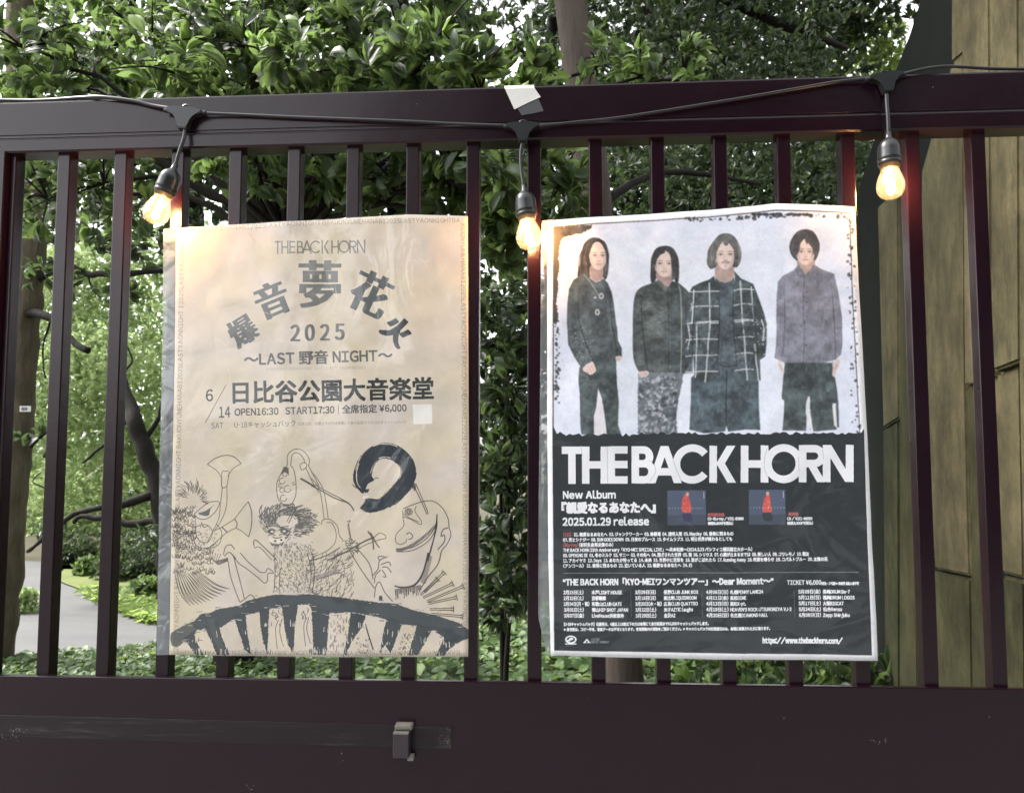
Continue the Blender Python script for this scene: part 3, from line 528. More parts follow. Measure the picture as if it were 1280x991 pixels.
    fringe(R2, 776, 365, 72, 95, ([(.05, -1.2), (-.5, -.7), (-.62, -.15), (-.95, .25), (-1.3, -.2), (-1.1, -1.0), (-.4, -1.45)], [(-.05, -1.2), (.3, -.7), (.72, -.3), (.9, .2), (1.3, .2), (1.2, -.8), (.4, -1.45)], [(-.1, -1.2), (.05, -.72), (.2, -.62), (.3, -1.2)]), rgb(70, 70, 76))
    # third figure: plaid overshirt, black tee, wide trousers
    cv.poly(R2([(185, 226), (130, 245), (80, 310), (52, 390), (48, 450), (75, 490), (105, 480), (250, 480), (285, 455), (300, 380), (285, 310), (245, 245)]), rgb(104, 104, 102), 1, smooth=4)
    cv.poly(R2([(122, 455), (232, 455), (246, 560), (180, 590), (110, 560)]), rgb(184, 160, 152), 1, smooth=3); face(R2, 185, 385, 76, 104, 0, True)
    cv.poly(R2([(180, 245), (140, 275), (115, 340), (98, 420), (100, 485), (60, 470), (52, 400), (85, 310), (130, 250)]), rgb(108, 108, 104), 1, smooth=3); cv.poly(R2([(190, 245), (230, 280), (258, 350), (262, 420), (248, 478), (285, 450), (298, 380), (280, 305), (240, 250)]), rgb(92, 92, 94), 1, smooth=3)
    for i in range(34): s_ = R.choice((-1, 1)); x = R.uniform(72, 125); lock(R2, [(185, 238), (185+s_*x*.7, 290), (178+s_*x, 370), (180+s_*(x-14), 460)], .8, R.choice((rgb(70, 70, 72), rgb(150, 148, 142))))
    fringe(R2, 185, 385, 76, 104, ([(.0, -1.2), (-.5, -.72), (-.85, -.2), (-.9, .3), (-1.3, .3), (-1.2, -.7), (-.5, -1.4)], [(0, -1.2), (.42, -.75), (.78, -.35), (.92, .35), (1.25, .3), (1.2, -.7), (.5, -1.4)], [(-.15, -1.2), (-.2, -.75), (.2, -.68), (.35, -1.2)]), rgb(98, 98, 98))
    cv.poly(R4([(130, 330), (0, 380), (-70, 430), (-72, 600), (-84, 815), (20, 842), (100, 838), (182, 828), (190, 785), (205, 832), (330, 815), (442, 818), (432, 640), (430, 440), (380, 370), (270, 330)]), rgb(78, 90, 98), 1)
    folds(R4, -60, 440, 170, 800, 30, rgb(112, 122, 128), 1.6, .6, True); folds(R4, 200, 420, 420, 800, 30, rgb(106, 118, 124), 1.6, .6, True); cv.line(R4([(195, 380), (190, 600), (192, 790)]), 1.6, rgb(48, 56, 62))
    plaid = R2([(100, 540), (60, 570), (0, 590), (-60, 620), (-90, 680), (-100, 860)])+R4([(-112, 120), (-112, 240), (-100, 330), (-60, 320), (-55, 260), (-45, 420), (40, 450), (115, 405), (135, 300), (150, 0)])+R2([(140, 850), (140, 620), (105, 560)])
    pr = R2([(250, 505), (300, 560), (390, 600), (430, 700), (470, 820), (488, 893)])+R4([(490, 20), (488, 190), (478, 275), (440, 300), (445, 450), (415, 452), (385, 440), (310, 462), (285, 420), (268, 300), (245, 0)])+R2([(238, 850), (240, 620), (255, 560)])
    for q in (plaid, pr): cv.poly(q, rgb(74, 84, 88), 1)
    cv.poly(R2([(106, 552), (140, 580), (180, 592), (225, 580), (252, 550), (242, 640), (240, 893)])+R4([(246, 20), (262, 200), (272, 362), (190, 366), (122, 352), (130, 150), (138, 0)])+R2([(138, 893), (142, 640)]), rgb(84, 94, 102), 1)
    folds(R4, 140, 0, 250, 350, 14, rgb(120, 130, 140), 1.4, .6, True); cv.line(R4([(125, 320), (180, 350), (268, 340)]), 1.2, rgb(50, 56, 62))
    wl = rgb(220, 224, 226)
    tx = lambda F, pts, w=1.5: cv.line(F(pts), w, wl, .85, rough=.8)
    for y in (655, 765, 880): tx(R2, [(-75, y+4), (20, y), (138, y)]); tx(R2, [(242, y-5), (330, y-18), (400, y-10)])
    for y in (28, 145, 265, 385): tx(R4, [(-110, y+4), (20, y), (132, y)]) ; tx(R4, [(252, y-6), (330, y-18), (395, y-14)])
    for pts in ([(-50, 640), (-62, 893)], [(66, 590), (70, 893)], [(292, 575), (312, 893)], [(375, 620), (400, 893)]): tx(R2, pts, 1.8)
    for pts in ([(-30, 20), (-30, 250), (-40, 430)], [(70, 0), (52, 250), (35, 465)], [(312, 0), (328, 200), (348, 450)], [(400, 180), (415, 330), (430, 450)], [(450, 0), (470, 80), (460, 160)], [(-95, 40), (-80, 120), (-95, 220)]): tx(R4, pts, 1.8)
    for i in range(90):
        F = R.choice((0, 1)); x, y = (R.uniform(400, 485), R.uniform(0, 270)) if F else (R.uniform(-110, -50), R.uniform(-140, 310))
        cv.line(R4([(x, y), (x+R.uniform(-14, 14), y+R.uniform(-12, 12))]), R.uniform(.7, 1.8), wl if R.random() < .5 else rgb(52, 60, 64), .8, smooth=0)
    for i in range(160):
        x, y = R.uniform(-60, 120) if R.random() < .5 else R.uniform(260, 400), R.uniform(-190, 370)
        cv.ell(*R4([(x, y)])[0], R.uniform(.7, 2.2), R.uniform(1, 3.4), R.choice((rgb(62, 70, 74), rgb(116, 124, 128))), .5, n=7)
    seam = rgb(40, 46, 50)
    for q, c_ in ((R1([(300, 640), (290, 800), (302, 914)])+R3([(340, 150), (402, 318)]), seam), (R1([(528, 680), (545, 914)])+R3([(560, 100), (586, 280)]), seam), (R1([(770, 720), (775, 914)])+R3([(800, 250), (822, 392)]), seam), (R1([(1108, 760), (1112, 1000)]), seam),
            (R2([(-40, 690), (-52, 893)])+R4([(-62, 300)]), seam), (R2([(386, 650), (402, 893)])+R4([(430, 250)]), seam), (R2([(615, 640), (622, 893)])+R4([(602, 305)]), rgb(92, 92, 104)), (R2([(972, 600), (992, 893)])+R4([(1000, 296)]), rgb(92, 92, 104)), (R2([(142, 600), (138, 893)])+R4([(124, 350)]), seam), (R2([(242, 600), (243, 893)])+R4([(270, 350)]), seam)):
        cv.line(q, [.6, 1.6, 1.2], c_, .75)
    t_ = cv.tex([(700, 548), (1070, 280)]); x0, y0 = int(t_[0][0]), int(t_[0][1]); x1, y1 = int(t_[1][0]), int(t_[1][1])
    sh = soft_noise(h, w, 46, 21)*.45+soft_noise(h, w, 17, 22)*.33+soft_noise(h, w, 6, 23)*.22; reg = cv.a[y0:y1, x0:x1]; dark = np.clip((.78-reg.mean(2, keepdims=True))*2.2, 0.1, 1)
    reg *= 1+(sh[y0:y1, x0:x1, None]-.5)*1.15*dark
    cv.a[:] = blur(cv.a, 3)
    # lower black field with torn upper edge
    edge = [(1078.2, 536)]+[(1078.5-i*3.9, 541.5+R.uniform(-1.9, 1.9)+(2.0 if 700 < 1078-i*3.9 < 800 else 0)) for i in range(1, 99)]+[(691.2, 532)]
    cv.poly([(1087.2, 817), (890, 814.6), (693, 811.5), (690.8, 550)]+edge[::-1], BK, 1)
    cv.a[:] = cv.a*(1+(fine[..., None]-.5)*.06)
    fx = lambda x, y: (690+x/6.4, 545+y/6.4-(x/2400)*2.6)
    LW = rgb(244, 244, 248); logo(cv, fx, 59, LW)
    for q in ([(236, 92), (238, 200)], [(440, 90), (444, 378)], [(770, 196), (815, 235), (822, 300), (780, 366)], [(958, 175), (985, 260), (1034, 372)], [(1712, 110), (1692, 190), (1692, 270), (1722, 350)], [(1962, 175), (1965, 290)], [(2155, 120), (2165, 200)]): cv.line([fx(*p) for p in q], .5, rgb(150, 156, 164), .8)
    T = lambda s_, x0, x1, y, h_, c=LW, b=.5, dy=None: cv.text(s_, (x0, y), (x1, y-(x1-x0)*.006 if dy is None else y+dy), h_, c, 1, b)
    T('New Album', 704, 769, 622.6, 8.6, b=.9); T('『親愛なるあなたへ』', 702.5, 818.5, 639.8, 10.6, b=1.3); T('2025.01.29 release', 703.6, 810.3, 656.2, 9.2, b=1.1)
    for x0, y0, x1, y1, s_ in ((833.5, 612.8, 881.5, 655.5, 0), (935, 612, 979.8, 655, 1)):
        cv.poly([(x0, y0), (x1, y0-.4), (x1+.5, y1), (x0+.5, y1+.4)], rgb(84, 94, 116), 1)
        cv.poly([(x0+.5, y1-12), (x1, y1-13), (x1+.5, y1), (x0+.5, y1+.4)], rgb(70, 78, 90), .8)
        cx = x0+(x1-x0)*.5
        cv.poly([(cx-4, y0+8), (cx-1, y0+4), (cx+2, y0+6), (cx+4, y0+13), (cx+6, y0+20), (cx+5, y0+27), (cx-2, y0+28), (cx-6, y0+25), (cx-6, y0+15)] if not s_ else [(cx+1, y0+5), (cx+4, y0+8), (cx+4.5, y0+18), (cx+6, y0+27), (cx-4, y0+28), (cx-5, y0+21), (cx-3, y0+12)], rgb(214, 92, 84), 1, smooth=3)
        for i in range(16): cv.ell(cx+R.uniform(-4, 4), y0+R.uniform(10, 26), R.uniform(.4, 1.4), R.uniform(.4, 1.6), R.choice((rgb(236, 132, 110), rgb(180, 70, 80))), .8, n=6)
        cv.ell(cx+1, y0+4.5, 2.0, 2.6, rgb(214, 170, 150)); cv.poly([(cx-5, y0+29), (cx+5, y0+28.5), (cx+7, y0+38), (cx-3, y0+38)], rgb(58, 58, 92) if not s_ else rgb(52, 56, 62), .9, smooth=3)
        for i in range(12): cv.line([(x0+2+i*3.7, y0+22), (x0+3.2+i*3.7, y0+22)], .8, rgb(210, 214, 222), .8, smooth=0)
        cv.line([(x1-2.4, y0+1.6), (x1-2.2, y0+9.5)], 1.1, rgb(216, 218, 224), .7, smooth=0)
    RD = rgb(176, 96, 98)
    T('初回限定盤', 884, 904.5, 644.6, 3.2, RD); T('CD+Blu-ray / VICL-65999', 884, 928.5, 649.6, 3.2); T('価格6,600円(税込)', 884, 915.5, 655.2, 3.2)
    T('通常盤', 984, 996, 643.6, 3.2, RD); T('CD / VICL-66000', 982.5, 1013.5, 649.2, 3.2); T('価格3,300円(税込)', 982.5, 1014.5, 654.8, 3.2)
    T('[CD]', 704.5, 713.5, 669.4, 3.8, RD)
    T('01. 親愛なるあなたへ  02. ジャンクワーカー  03. 修羅場  04. 透明人間  05. Mayday  06. 最後に残るもの', 717.5, 915.5, 669.4, 3.9)
    T('07. 光とシナジー  08. SUN GOES DOWN  09. 月夜のブルース  10. タイムラプス  11. 明日世界が終わるとしても', 704, 914, 676, 3.9)
    T('[Blu-ray]', 704.5, 722.5, 682.4, 3.8, RD); T('(初回生産限定盤のみ)', 724, 766, 682.3, 3.9)
    T('THE BACK HORN 25th Anniversary「KYO-MEI SPECIAL LIVE」〜共命祝祭〜(2024.3.23 パシフィコ横浜国立大ホール)', 704, 939, 688.9, 3.9)
    T('00. OPENING SE  01. 冬のミルク  02. サニー  03. その先へ  04. 閉ざされた世界  05. 罠  06. シリウス  07. 心臓が止まるまでは  08. 美しい人  09. コワレモノ  10. 戦友', 704, 1010, 695.4, 3.9)
    T('11. アカイヤミ  12. Days  13. あなたが待ってる  14. 未来  15. 世界中に花束を  16. 涙がこぼれたら  17. Running Away  18. 希望を鳴らせ  19. コバルトブルー  20. 太陽の花', 704, 1033, 701.9, 3.9)
    T('〈アンコール〉 21. 最後に残るもの  22. 泣いている人  23. 親愛なるあなたへ  24. 刃', 704, 864, 708.4, 3.9)
    cv.line([(704, 715.6), (1071.5, 714.2)], .8, rgb(150, 156, 160), .8, smooth=0)
    T('“THE BACK HORN「KYO-MEIワンマンツアー」〜Dear Moment〜”', 704, 965.5, 730.4, 7.2, b=1.15)
    T('TICKET ¥6,000', 983, 1025, 729.8, 5.2, b=.7); T('(税込・D代別) ※未就学児童入場不可', 1025.5, 1071.5, 729.8, 3.0)
    cols = [(704.5, 728, 739.5, [('2月15日(土)', '水戸LIGHT HOUSE', 777), ('2月22日(土)', '京都磔磔', 757), ('2月24日(月・祝)', '和歌山CLUB GATE', 776.5), ('3月01日(土)', '郡山HIP SHOT JAPAN', 784.5), ('3月07日(金)', 'LiveHouse浜松窓枠', 779.5)]),
            (793.5, 818, 829, [('3月09日(日)', '長野CLUB JUNK BOX', 872), ('3月16日(日)', '恵比寿LIQUIDROOM', 870), ('3月20日(木・祝)', '広島CLUB QUATTRO', 871.5), ('3月22日(土)', '米子AZTiC laughs', 865.5), ('3月29日(土)', '金沢AZ', 843.5)]),
            (882, 908, 911.5, [('4月06日(日)', '札幌PENNY LANE24', 953), ('4月11日(金)', '高松DIME', 931.5), ('4月13日(日)', '高知X-pt.', 931), ('4月19日(土)', 'HEAVEN’S ROCK UTSUNOMIYA VJ-2', 988), ('4月20日(日)', '名古屋DIAMOND HALL', 958.5)]),
            (997, 1023, 1027, [('5月09日(金)', '長崎DRUM Be-7', 1060), ('5月11日(日)', '福岡DRUM LOGOS', 1066), ('5月17日(土)', '大阪BIGCAT', 1052.5), ('5月24日(土)', '仙台Rensa', 1050.5), ('6月08日(日)', 'Zepp Shinjuku', 1060)])]
    for x0, x1, x2, rows in cols:
        for i, (d, v, x3) in enumerate(rows):
            y = 741.6+i*7.25-(x0-704)*.0035; long = '祝' in d
            T(d, x0+i*.15, x1+i*.15+(8 if long else 1), y, 4.1, b=.55); T(v, x2+i*.15, x3, y, 4.1, b=.55)
    for x in (788, 876.7, 991.5): cv.line([(x, 737), (x+.8, 770)], .6, rgb(104, 112, 118), .8, smooth=0)
    T('【U-18キャッシュバック】公演当日、4歳以上18歳以下の方は会場にて身分証提示で¥2,000キャッシュバックします。', 705, 885, 781, 3.5, b=.35)
    T('※身分証は、コピー不可、写真データは不可となります。有効期限内の現物をご提示ください。※キャッシュバックは公演当日のみ、会場に来場された方に限ります。', 705, 961.5, 787.4, 3.3, b=.35)
    cv.ell(713.5, 798.2, 7.2, 5.0, LW); cv.ell(713.5, 798.2, 5.2, 3.2, rgb(52, 56, 60)); cv.ell(714, 797.4, 2.6, 1.6, LW); cv.ell(711, 799.3, 2.2, 1.2, LW); cv.line([(706.5, 803.6), (720.5, 803.5)], 1.4, LW, smooth=0)
    cv.poly([(728.5, 802.5), (733.5, 797), (738, 802.3)], LW); cv.ell(733.5, 800.8, 1.2, 1.2, BK); T('VICTOR', 739, 749, 799.3, 2.6, b=.2); T('ENTERTAINMENT', 738.5, 762, 802.6, 2.6, b=.2)
    T('https://www.thebackhorn.com/', 952.5, 1051, 802.3, 6.2, b=.9, dy=.4)
    return cv
# ------------------------------------------------------------------ prints first (they need an empty scene to be quick)
preload((art_left, art_right))
CV_L, CV_R = art_left(), art_right()
IM_L, IM_R = CV_L.image('sepia_poster_print'), CV_R.image('tour_poster_print')

# ------------------------------------------------------------------ helpers
def tag(o, label=None, cat=None, group=None, kind=None):
    if label: o['label'] = label
    if cat: o['category'] = cat
    if group: o['group'] = group
    if kind: o['kind'] = kind
    return o
def link(name, me, mat=None, parent=None, smooth=False):
    o = bpy.data.objects.new(name, me); COL.objects.link(o)
    if mat is not None and not me.materials: me.materials.append(mat)
    if parent is not None: o.parent = parent; o.matrix_parent_inverse = Matrix.Translation(-parent.location)
    if smooth: me.polygons.foreach_set('use_smooth', [True]*len(me.polygons))
    return o
def empty(name, loc, *t, **k):
    o = bpy.data.objects.new(name, None); COL.objects.link(o); o.location = loc; o.empty_display_size = .1; return tag(o, *t, **k)
def mesh(name, V, F):
    me = bpy.data.meshes.new(name); me.from_pydata([tuple(v) for v in V], [], F); me.update(); return me
def bm_mesh(bm, name):
    me = bpy.data.meshes.new(name); bmesh.ops.recalc_face_normals(bm, faces=bm.faces); bm.to_mesh(me); bm.free(); me.update(); return me
def box(bm, x0, x1, y0, y1, z0, z1, bev=0.0):
    vs = [bm.verts.new(c) for c in ((x0, y0, z0), (x1, y0, z0), (x1, y1, z0), (x0, y1, z0), (x0, y0, z1), (x1, y0, z1), (x1, y1, z1), (x0, y1, z1))]
    fs = [bm.faces.new([vs[i] for i in q]) for q in ((0, 1, 5, 4), (1, 2, 6, 5), (2, 3, 7, 6), (3, 0, 4, 7), (4, 5, 6, 7), (3, 2, 1, 0))]
    if bev: bmesh.ops.bevel(bm, geom=list({e for f in fs for e in f.edges}), offset=bev, segments=2, profile=.6, affect='EDGES')
def tube(bm, pts, rad, seg=8, sm=0, cap=True):
    P = [Vector(p) for p in (catmull(pts, sm) if sm else pts)]; n = len(P)
    R_ = [rad]*n if not hasattr(rad, '__len__') else list(np.interp(np.linspace(0, 1, n), np.linspace(0, 1, len(rad)), rad))
    up = None; rings = []
    for i, p in enumerate(P):
        d = (P[min(i+1, n-1)]-P[max(i-1, 0)]).normalized()
        if up is None: up = d.orthogonal().normalized()
        else: up = (up-d*up.dot(d)).normalized()
        s_ = d.cross(up); rings.append([bm.verts.new(p+(up*math.cos(2*math.pi*k/seg)+s_*math.sin(2*math.pi*k/seg))*R_[i]) for k in range(seg)])
    for a, b in zip(rings, rings[1:]):
        for k in range(seg): bm.faces.new((a[k], a[(k+1) % seg], b[(k+1) % seg], b[k]))
    if cap: bm.faces.new(rings[0]); bm.faces.new(rings[-1])
def lathe(bm, prof, M, seg=24):                 # profile of (radius, height) turned about the axis of M
    rings = []
    for r, h in prof:
        if r < 1e-6: rings.append([bm.verts.new(M@Vector((0, 0, h)))])
        else: rings.append([bm.verts.new(M@Vector((r*math.cos(2*math.pi*k/seg), r*math.sin(2*math.pi*k/seg), h))) for k in range(seg)])
    for a, b in zip(rings, rings[1:]):
        for k in range(seg):
            if len(a) == 1 and len(b) > 1: bm.faces.new((a[0], b[(k+1) % seg], b[k]))
            elif len(b) == 1 and len(a) > 1: bm.faces.new((a[k], a[(k+1) % seg], b[0]))
            elif len(a) > 1: bm.faces.new((a[k], a[(k+1) % seg], b[(k+1) % seg], b[k]))

# ------------------------------------------------------------------ materials
class N:
    def __init__(s, name):
        s.m = bpy.data.materials.new(name); s.m.use_nodes = True; s.t = s.m.node_tree; s.t.nodes.clear()
        s.o = s.t.nodes.new('ShaderNodeOutputMaterial'); s.tc = s.t.nodes.new('ShaderNodeTexCoord')
    def n(s, kind, **k):
        x = s.t.nodes.new('ShaderNode'+kind)
        for a, v in k.items():
            setattr(x, a, v)
        return x
    def l(s, a, b): s.t.links.new(a, b)
    def noise(s, scale, detail=4, rough=.6, vec=None, stretch=None):
        x = s.n('TexNoise'); x.inputs['Scale'].default_value = scale; x.inputs['Detail'].default_value = detail; x.inputs['Roughness'].default_value = rough
        v = vec or s.tc.outputs['Object']
        if stretch:
            mp = s.n('Mapping'); mp.inputs['Scale'].default_value = stretch; s.l(v, mp.inputs['Vector']); v = mp.outputs[0]
        s.l(v, x.inputs['Vector']); return x.outputs['Fac']
    def ramp(s, fac, stops):
        r = s.n('ValToRGB'); e = r.color_ramp.elements
        while len(e) < len(stops): e.new(0.5)
        for i, (p, c) in enumerate(stops): e[i].position = p; e[i].color = (*c, 1)
        s.l(fac, r.inputs[0]); return r.outputs['Color']
    def mix(s, fac, a, b, bt='MIX'):
        x = s.n('Mix', data_type='RGBA', blend_type=bt)
        for inp, v in ((x.inputs[0], fac), (x.inputs[6], a), (x.inputs[7], b)):
            if hasattr(v, 'node'): s.l(v, inp)
            else: inp.default_value = v if not hasattr(v, '__len__') else (*v, 1)
        return x.outputs[2]
    def bump(s, h, strength, dist, prev=None):
        b = s.n('Bump'); b.inputs['Strength'].default_value = strength; b.inputs['Distance'].default_value = dist; s.l(h, b.inputs['Height'])
        if prev: s.l(prev, b.inputs['Normal'])
        return b.outputs[0]
    def bsdf(s, col, rough=.5, spec=.5, normal=None, **k):
        p = s.n('BsdfPrincipled')
        def put(i, v):
            if hasattr(v, 'node'): s.l(v, p.inputs[i])
            else: p.inputs[i].default_value = v if not hasattr(v, '__len__') else (*v, 1)
        put('Base Color', col); put('Roughness', rough); put('Specular IOR Level', spec)
        if normal: s.l(normal, p.inputs['Normal'])
        for a, v in k.items(): put(a.replace('_', ' '), v)
        s.l(p.outputs[0], s.o.inputs['Surface']); return p

def m_paint():
    a = N('dark_brown_gate_paint'); n1 = a.noise(7, 5); n2 = a.noise(420, 2, .5); n3 = a.noise(2.2, 3); n4 = a.noise(60, 6, .7)
    c = a.mix(n1, (.0085, .0019, .0052), (.0120, .0030, .0074))
    chips = a.ramp(n4, [(.0, (0, 0, 0)), (.80, (0, 0, 0)), (.82, (1, 1, 1))]); c = a.mix(chips, c, (.10, .09, .09))
    a.bsdf(c, a.ramp(n3, [(.3, (.17,)*3), (.7, (.30,)*3)]), .27, a.bump(n2, .5, .0007, a.bump(a.noise(26, 4), .35, .0016)), Coat_Weight=.22, Coat_Roughness=.12)
    return a.m
PAINT = m_paint()
def m_rubbed():
    a = N('rubbed_scuffed_paint'); n1 = a.noise(60, 6, .7, stretch=(.12, 1, 2.2)); n2 = a.noise(5, 4); w = a.mix(1.0, a.ramp(n1, [(.52, (0, 0, 0)), (.72, (1, 1, 1))]), a.ramp(n2, [(.42, (0, 0, 0)), (.62, (1, 1, 1))]), 'MULTIPLY')
    a.bsdf(a.mix(w, (.008, .0036, .006), (.075, .066, .066)), .36, .4, a.bump(n1, .3, .001)); return a.m
RUBBED = m_rubbed()
def m_simple(name, col, rough=.5, var=.15, sc=40, bump=.1, spec=.5, **k):
    a = N(name); n1 = a.noise(sc, 4); c = a.mix(n1, tuple(x*(1-var) for x in col), tuple(min(1, x*(1+var)) for x in col))
    a.bsdf(c, rough, spec, a.bump(a.noise(sc*6, 3), bump, .001), **k); return a.m
WORN = m_simple('worn_pale_paint', (.13, .125, .11), .5, .35, 120); RUST = m_simple('rusty_scraped_paint', (.075, .055, .05), .7, .5, 90)
BAR_STEEL = m_simple('dark_latch_steel', (.030, .022, .028), .35, .3, 80)
RUBBER = m_simple('black_rubber', (.012, .013, .014), .36, .2, 60); SOCKET = m_simple('black_socket_plastic', (.014, .015, .016), .32, .2, 60)
TAPE_W = m_simple('white_cloth_tape', (.66, .64, .60), .55, .12, 30, .5); TAPE_K = m_simple('grey_black_tape', (.055, .055, .06), .5, .15, 50, .4)
LABEL = m_simple('pale_tree_tag_plastic', (.5, .52, .5), .5, .3, 60)
def m_leaf(name, lo, hi, tip, obj=False, rough=.46, trans=.35):
    a = N(name)
    if obj: oi = a.n('ObjectInfo'); r = oi.outputs['Random']
    else: at_ = a.n('Attribute', attribute_name='tone'); r = at_.outputs['Fac']
    c = a.ramp(r, [(0, lo), (.62, hi), (1, tip)]); nn = a.noise(60, 2); c = a.mix(nn, c, a.mix(.5, c, (0.02, .03, .01)))
    p = a.n('BsdfPrincipled'); a.l(c, p.inputs['Base Color']); p.inputs['Roughness'].default_value = rough; p.inputs['Specular IOR Level'].default_value = .5
    t = a.n('BsdfTranslucent'); tc = a.mix(.5, c, tuple(min(1, x*1.5) for x in tip)); a.l(tc, t.inputs['Color'])
    ms = a.n('MixShader'); ms.inputs[0].default_value = trans; a.l(p.outputs[0], ms.inputs[1]); a.l(t.outputs[0], ms.inputs[2]); a.l(ms.outputs[0], a.o.inputs['Surface']); return a.m
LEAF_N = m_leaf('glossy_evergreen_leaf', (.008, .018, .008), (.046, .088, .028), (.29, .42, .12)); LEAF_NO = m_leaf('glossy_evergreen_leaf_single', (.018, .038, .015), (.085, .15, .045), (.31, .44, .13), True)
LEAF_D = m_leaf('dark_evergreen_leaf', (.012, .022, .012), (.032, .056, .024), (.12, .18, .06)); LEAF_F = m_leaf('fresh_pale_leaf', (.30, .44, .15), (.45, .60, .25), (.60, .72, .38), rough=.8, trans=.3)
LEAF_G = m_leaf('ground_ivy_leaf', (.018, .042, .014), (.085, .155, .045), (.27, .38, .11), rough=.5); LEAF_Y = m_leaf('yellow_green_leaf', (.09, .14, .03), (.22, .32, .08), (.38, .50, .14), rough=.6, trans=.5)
def m_bark(name, lo, hi, sc=6):
    a = N(name); n1 = a.noise(sc, 7, .65, stretch=(1, 1, .25)); n2 = a.noise(sc*7, 5, .7, stretch=(1, 1, .2))
    c = a.mix(n2, a.ramp(n1, [(.3, lo), (.7, hi)]), tuple(x*.45 for x in lo)); a.bsdf(c, .85, .2, a.bump(n2, .7, .012, a.bump(n1, .6, .03))); return a.m
BARK_O = m_bark('ridged_grey_bark', (.085, .07, .048), (.26, .22, .15)); BARK_P = m_bark('smooth_pinkish_bark', (.075, .058, .048), (.15, .118, .10), 4); BARK_D = m_bark('dark_twig_bark', (.012, .011, .009), (.034, .03, .024))
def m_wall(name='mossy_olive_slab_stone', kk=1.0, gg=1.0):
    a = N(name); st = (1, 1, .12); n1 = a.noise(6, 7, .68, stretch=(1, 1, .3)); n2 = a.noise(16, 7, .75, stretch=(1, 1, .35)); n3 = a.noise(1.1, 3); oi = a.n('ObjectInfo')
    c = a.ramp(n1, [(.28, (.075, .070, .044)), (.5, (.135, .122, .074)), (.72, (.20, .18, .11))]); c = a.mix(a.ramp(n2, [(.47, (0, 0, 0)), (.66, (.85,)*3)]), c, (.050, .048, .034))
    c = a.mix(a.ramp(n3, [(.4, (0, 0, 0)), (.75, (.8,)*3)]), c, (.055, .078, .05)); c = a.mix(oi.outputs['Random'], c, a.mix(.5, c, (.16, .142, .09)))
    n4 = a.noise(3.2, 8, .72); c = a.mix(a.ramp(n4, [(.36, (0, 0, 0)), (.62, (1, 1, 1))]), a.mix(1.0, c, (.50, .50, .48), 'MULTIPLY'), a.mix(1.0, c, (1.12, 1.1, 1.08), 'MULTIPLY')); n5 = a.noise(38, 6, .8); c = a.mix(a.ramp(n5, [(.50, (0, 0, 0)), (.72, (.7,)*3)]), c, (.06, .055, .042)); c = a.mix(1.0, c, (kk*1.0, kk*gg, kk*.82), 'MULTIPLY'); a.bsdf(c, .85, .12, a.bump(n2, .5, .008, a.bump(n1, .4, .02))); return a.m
WALL, WALL_D = m_wall(kk=.82, gg=.94), m_wall('darker_greenish_slab_stone', .42, 1.05)  # second stone: darker, greener copy for the lower slabs and one narrow slab
def m_ground(name, cols, sc, rough=.9, bump=.4, st=None):
    a = N(name); n1 = a.noise(sc, 8, .65, stretch=st); n2 = a.noise(sc*18, 6, .7); c = a.mix(n2, a.ramp(n1, [(.3, cols[0]), (.7, cols[1])]), cols[2]); a.bsdf(c, rough, .3, a.bump(n2, bump, .01)); return a.m
SOIL = m_ground('leaf_litter_soil', [(.05, .04, .025), (.10, .08, .05), (.04, .045, .02)], 1.5); ASPH = m_ground('grey_park_path', [(.075, .076, .078), (.135, .135, .134), (.10, .099, .098)], 1.6, .85, .2, (.35, 2.2, 1))
PAVE = m_ground('grey_pavement', [(.10, .10, .10), (.14, .14, .135), (.12, .12, .115)], 1.2, .8, .2); LAWN = m_ground('short_grass', [(.08, .11, .03), (.17, .19, .06), (.10, .12, .035)], 3)
def m_print(name, im, rough, crease):
    a = N(name); t = a.n('TexImage', image=im, interpolation='Cubic'); uv = a.n('UVMap', uv_map='UVMap'); a.l(uv.outputs[0], t.inputs['Vector'])
    b1 = a.bump(a.noise(16, 3, .5), .25*crease, .004); b2 = a.bump(a.noise(70, 4, .6), .35*crease, .0012, b1); a.bsdf(t.outputs['Color'], rough, .3, b2); return a.m
PR_L, PR_R = m_print('sepia_poster_paper', IM_L, .6, 1.0), m_print('tour_poster_paper', IM_R, .45, .5)
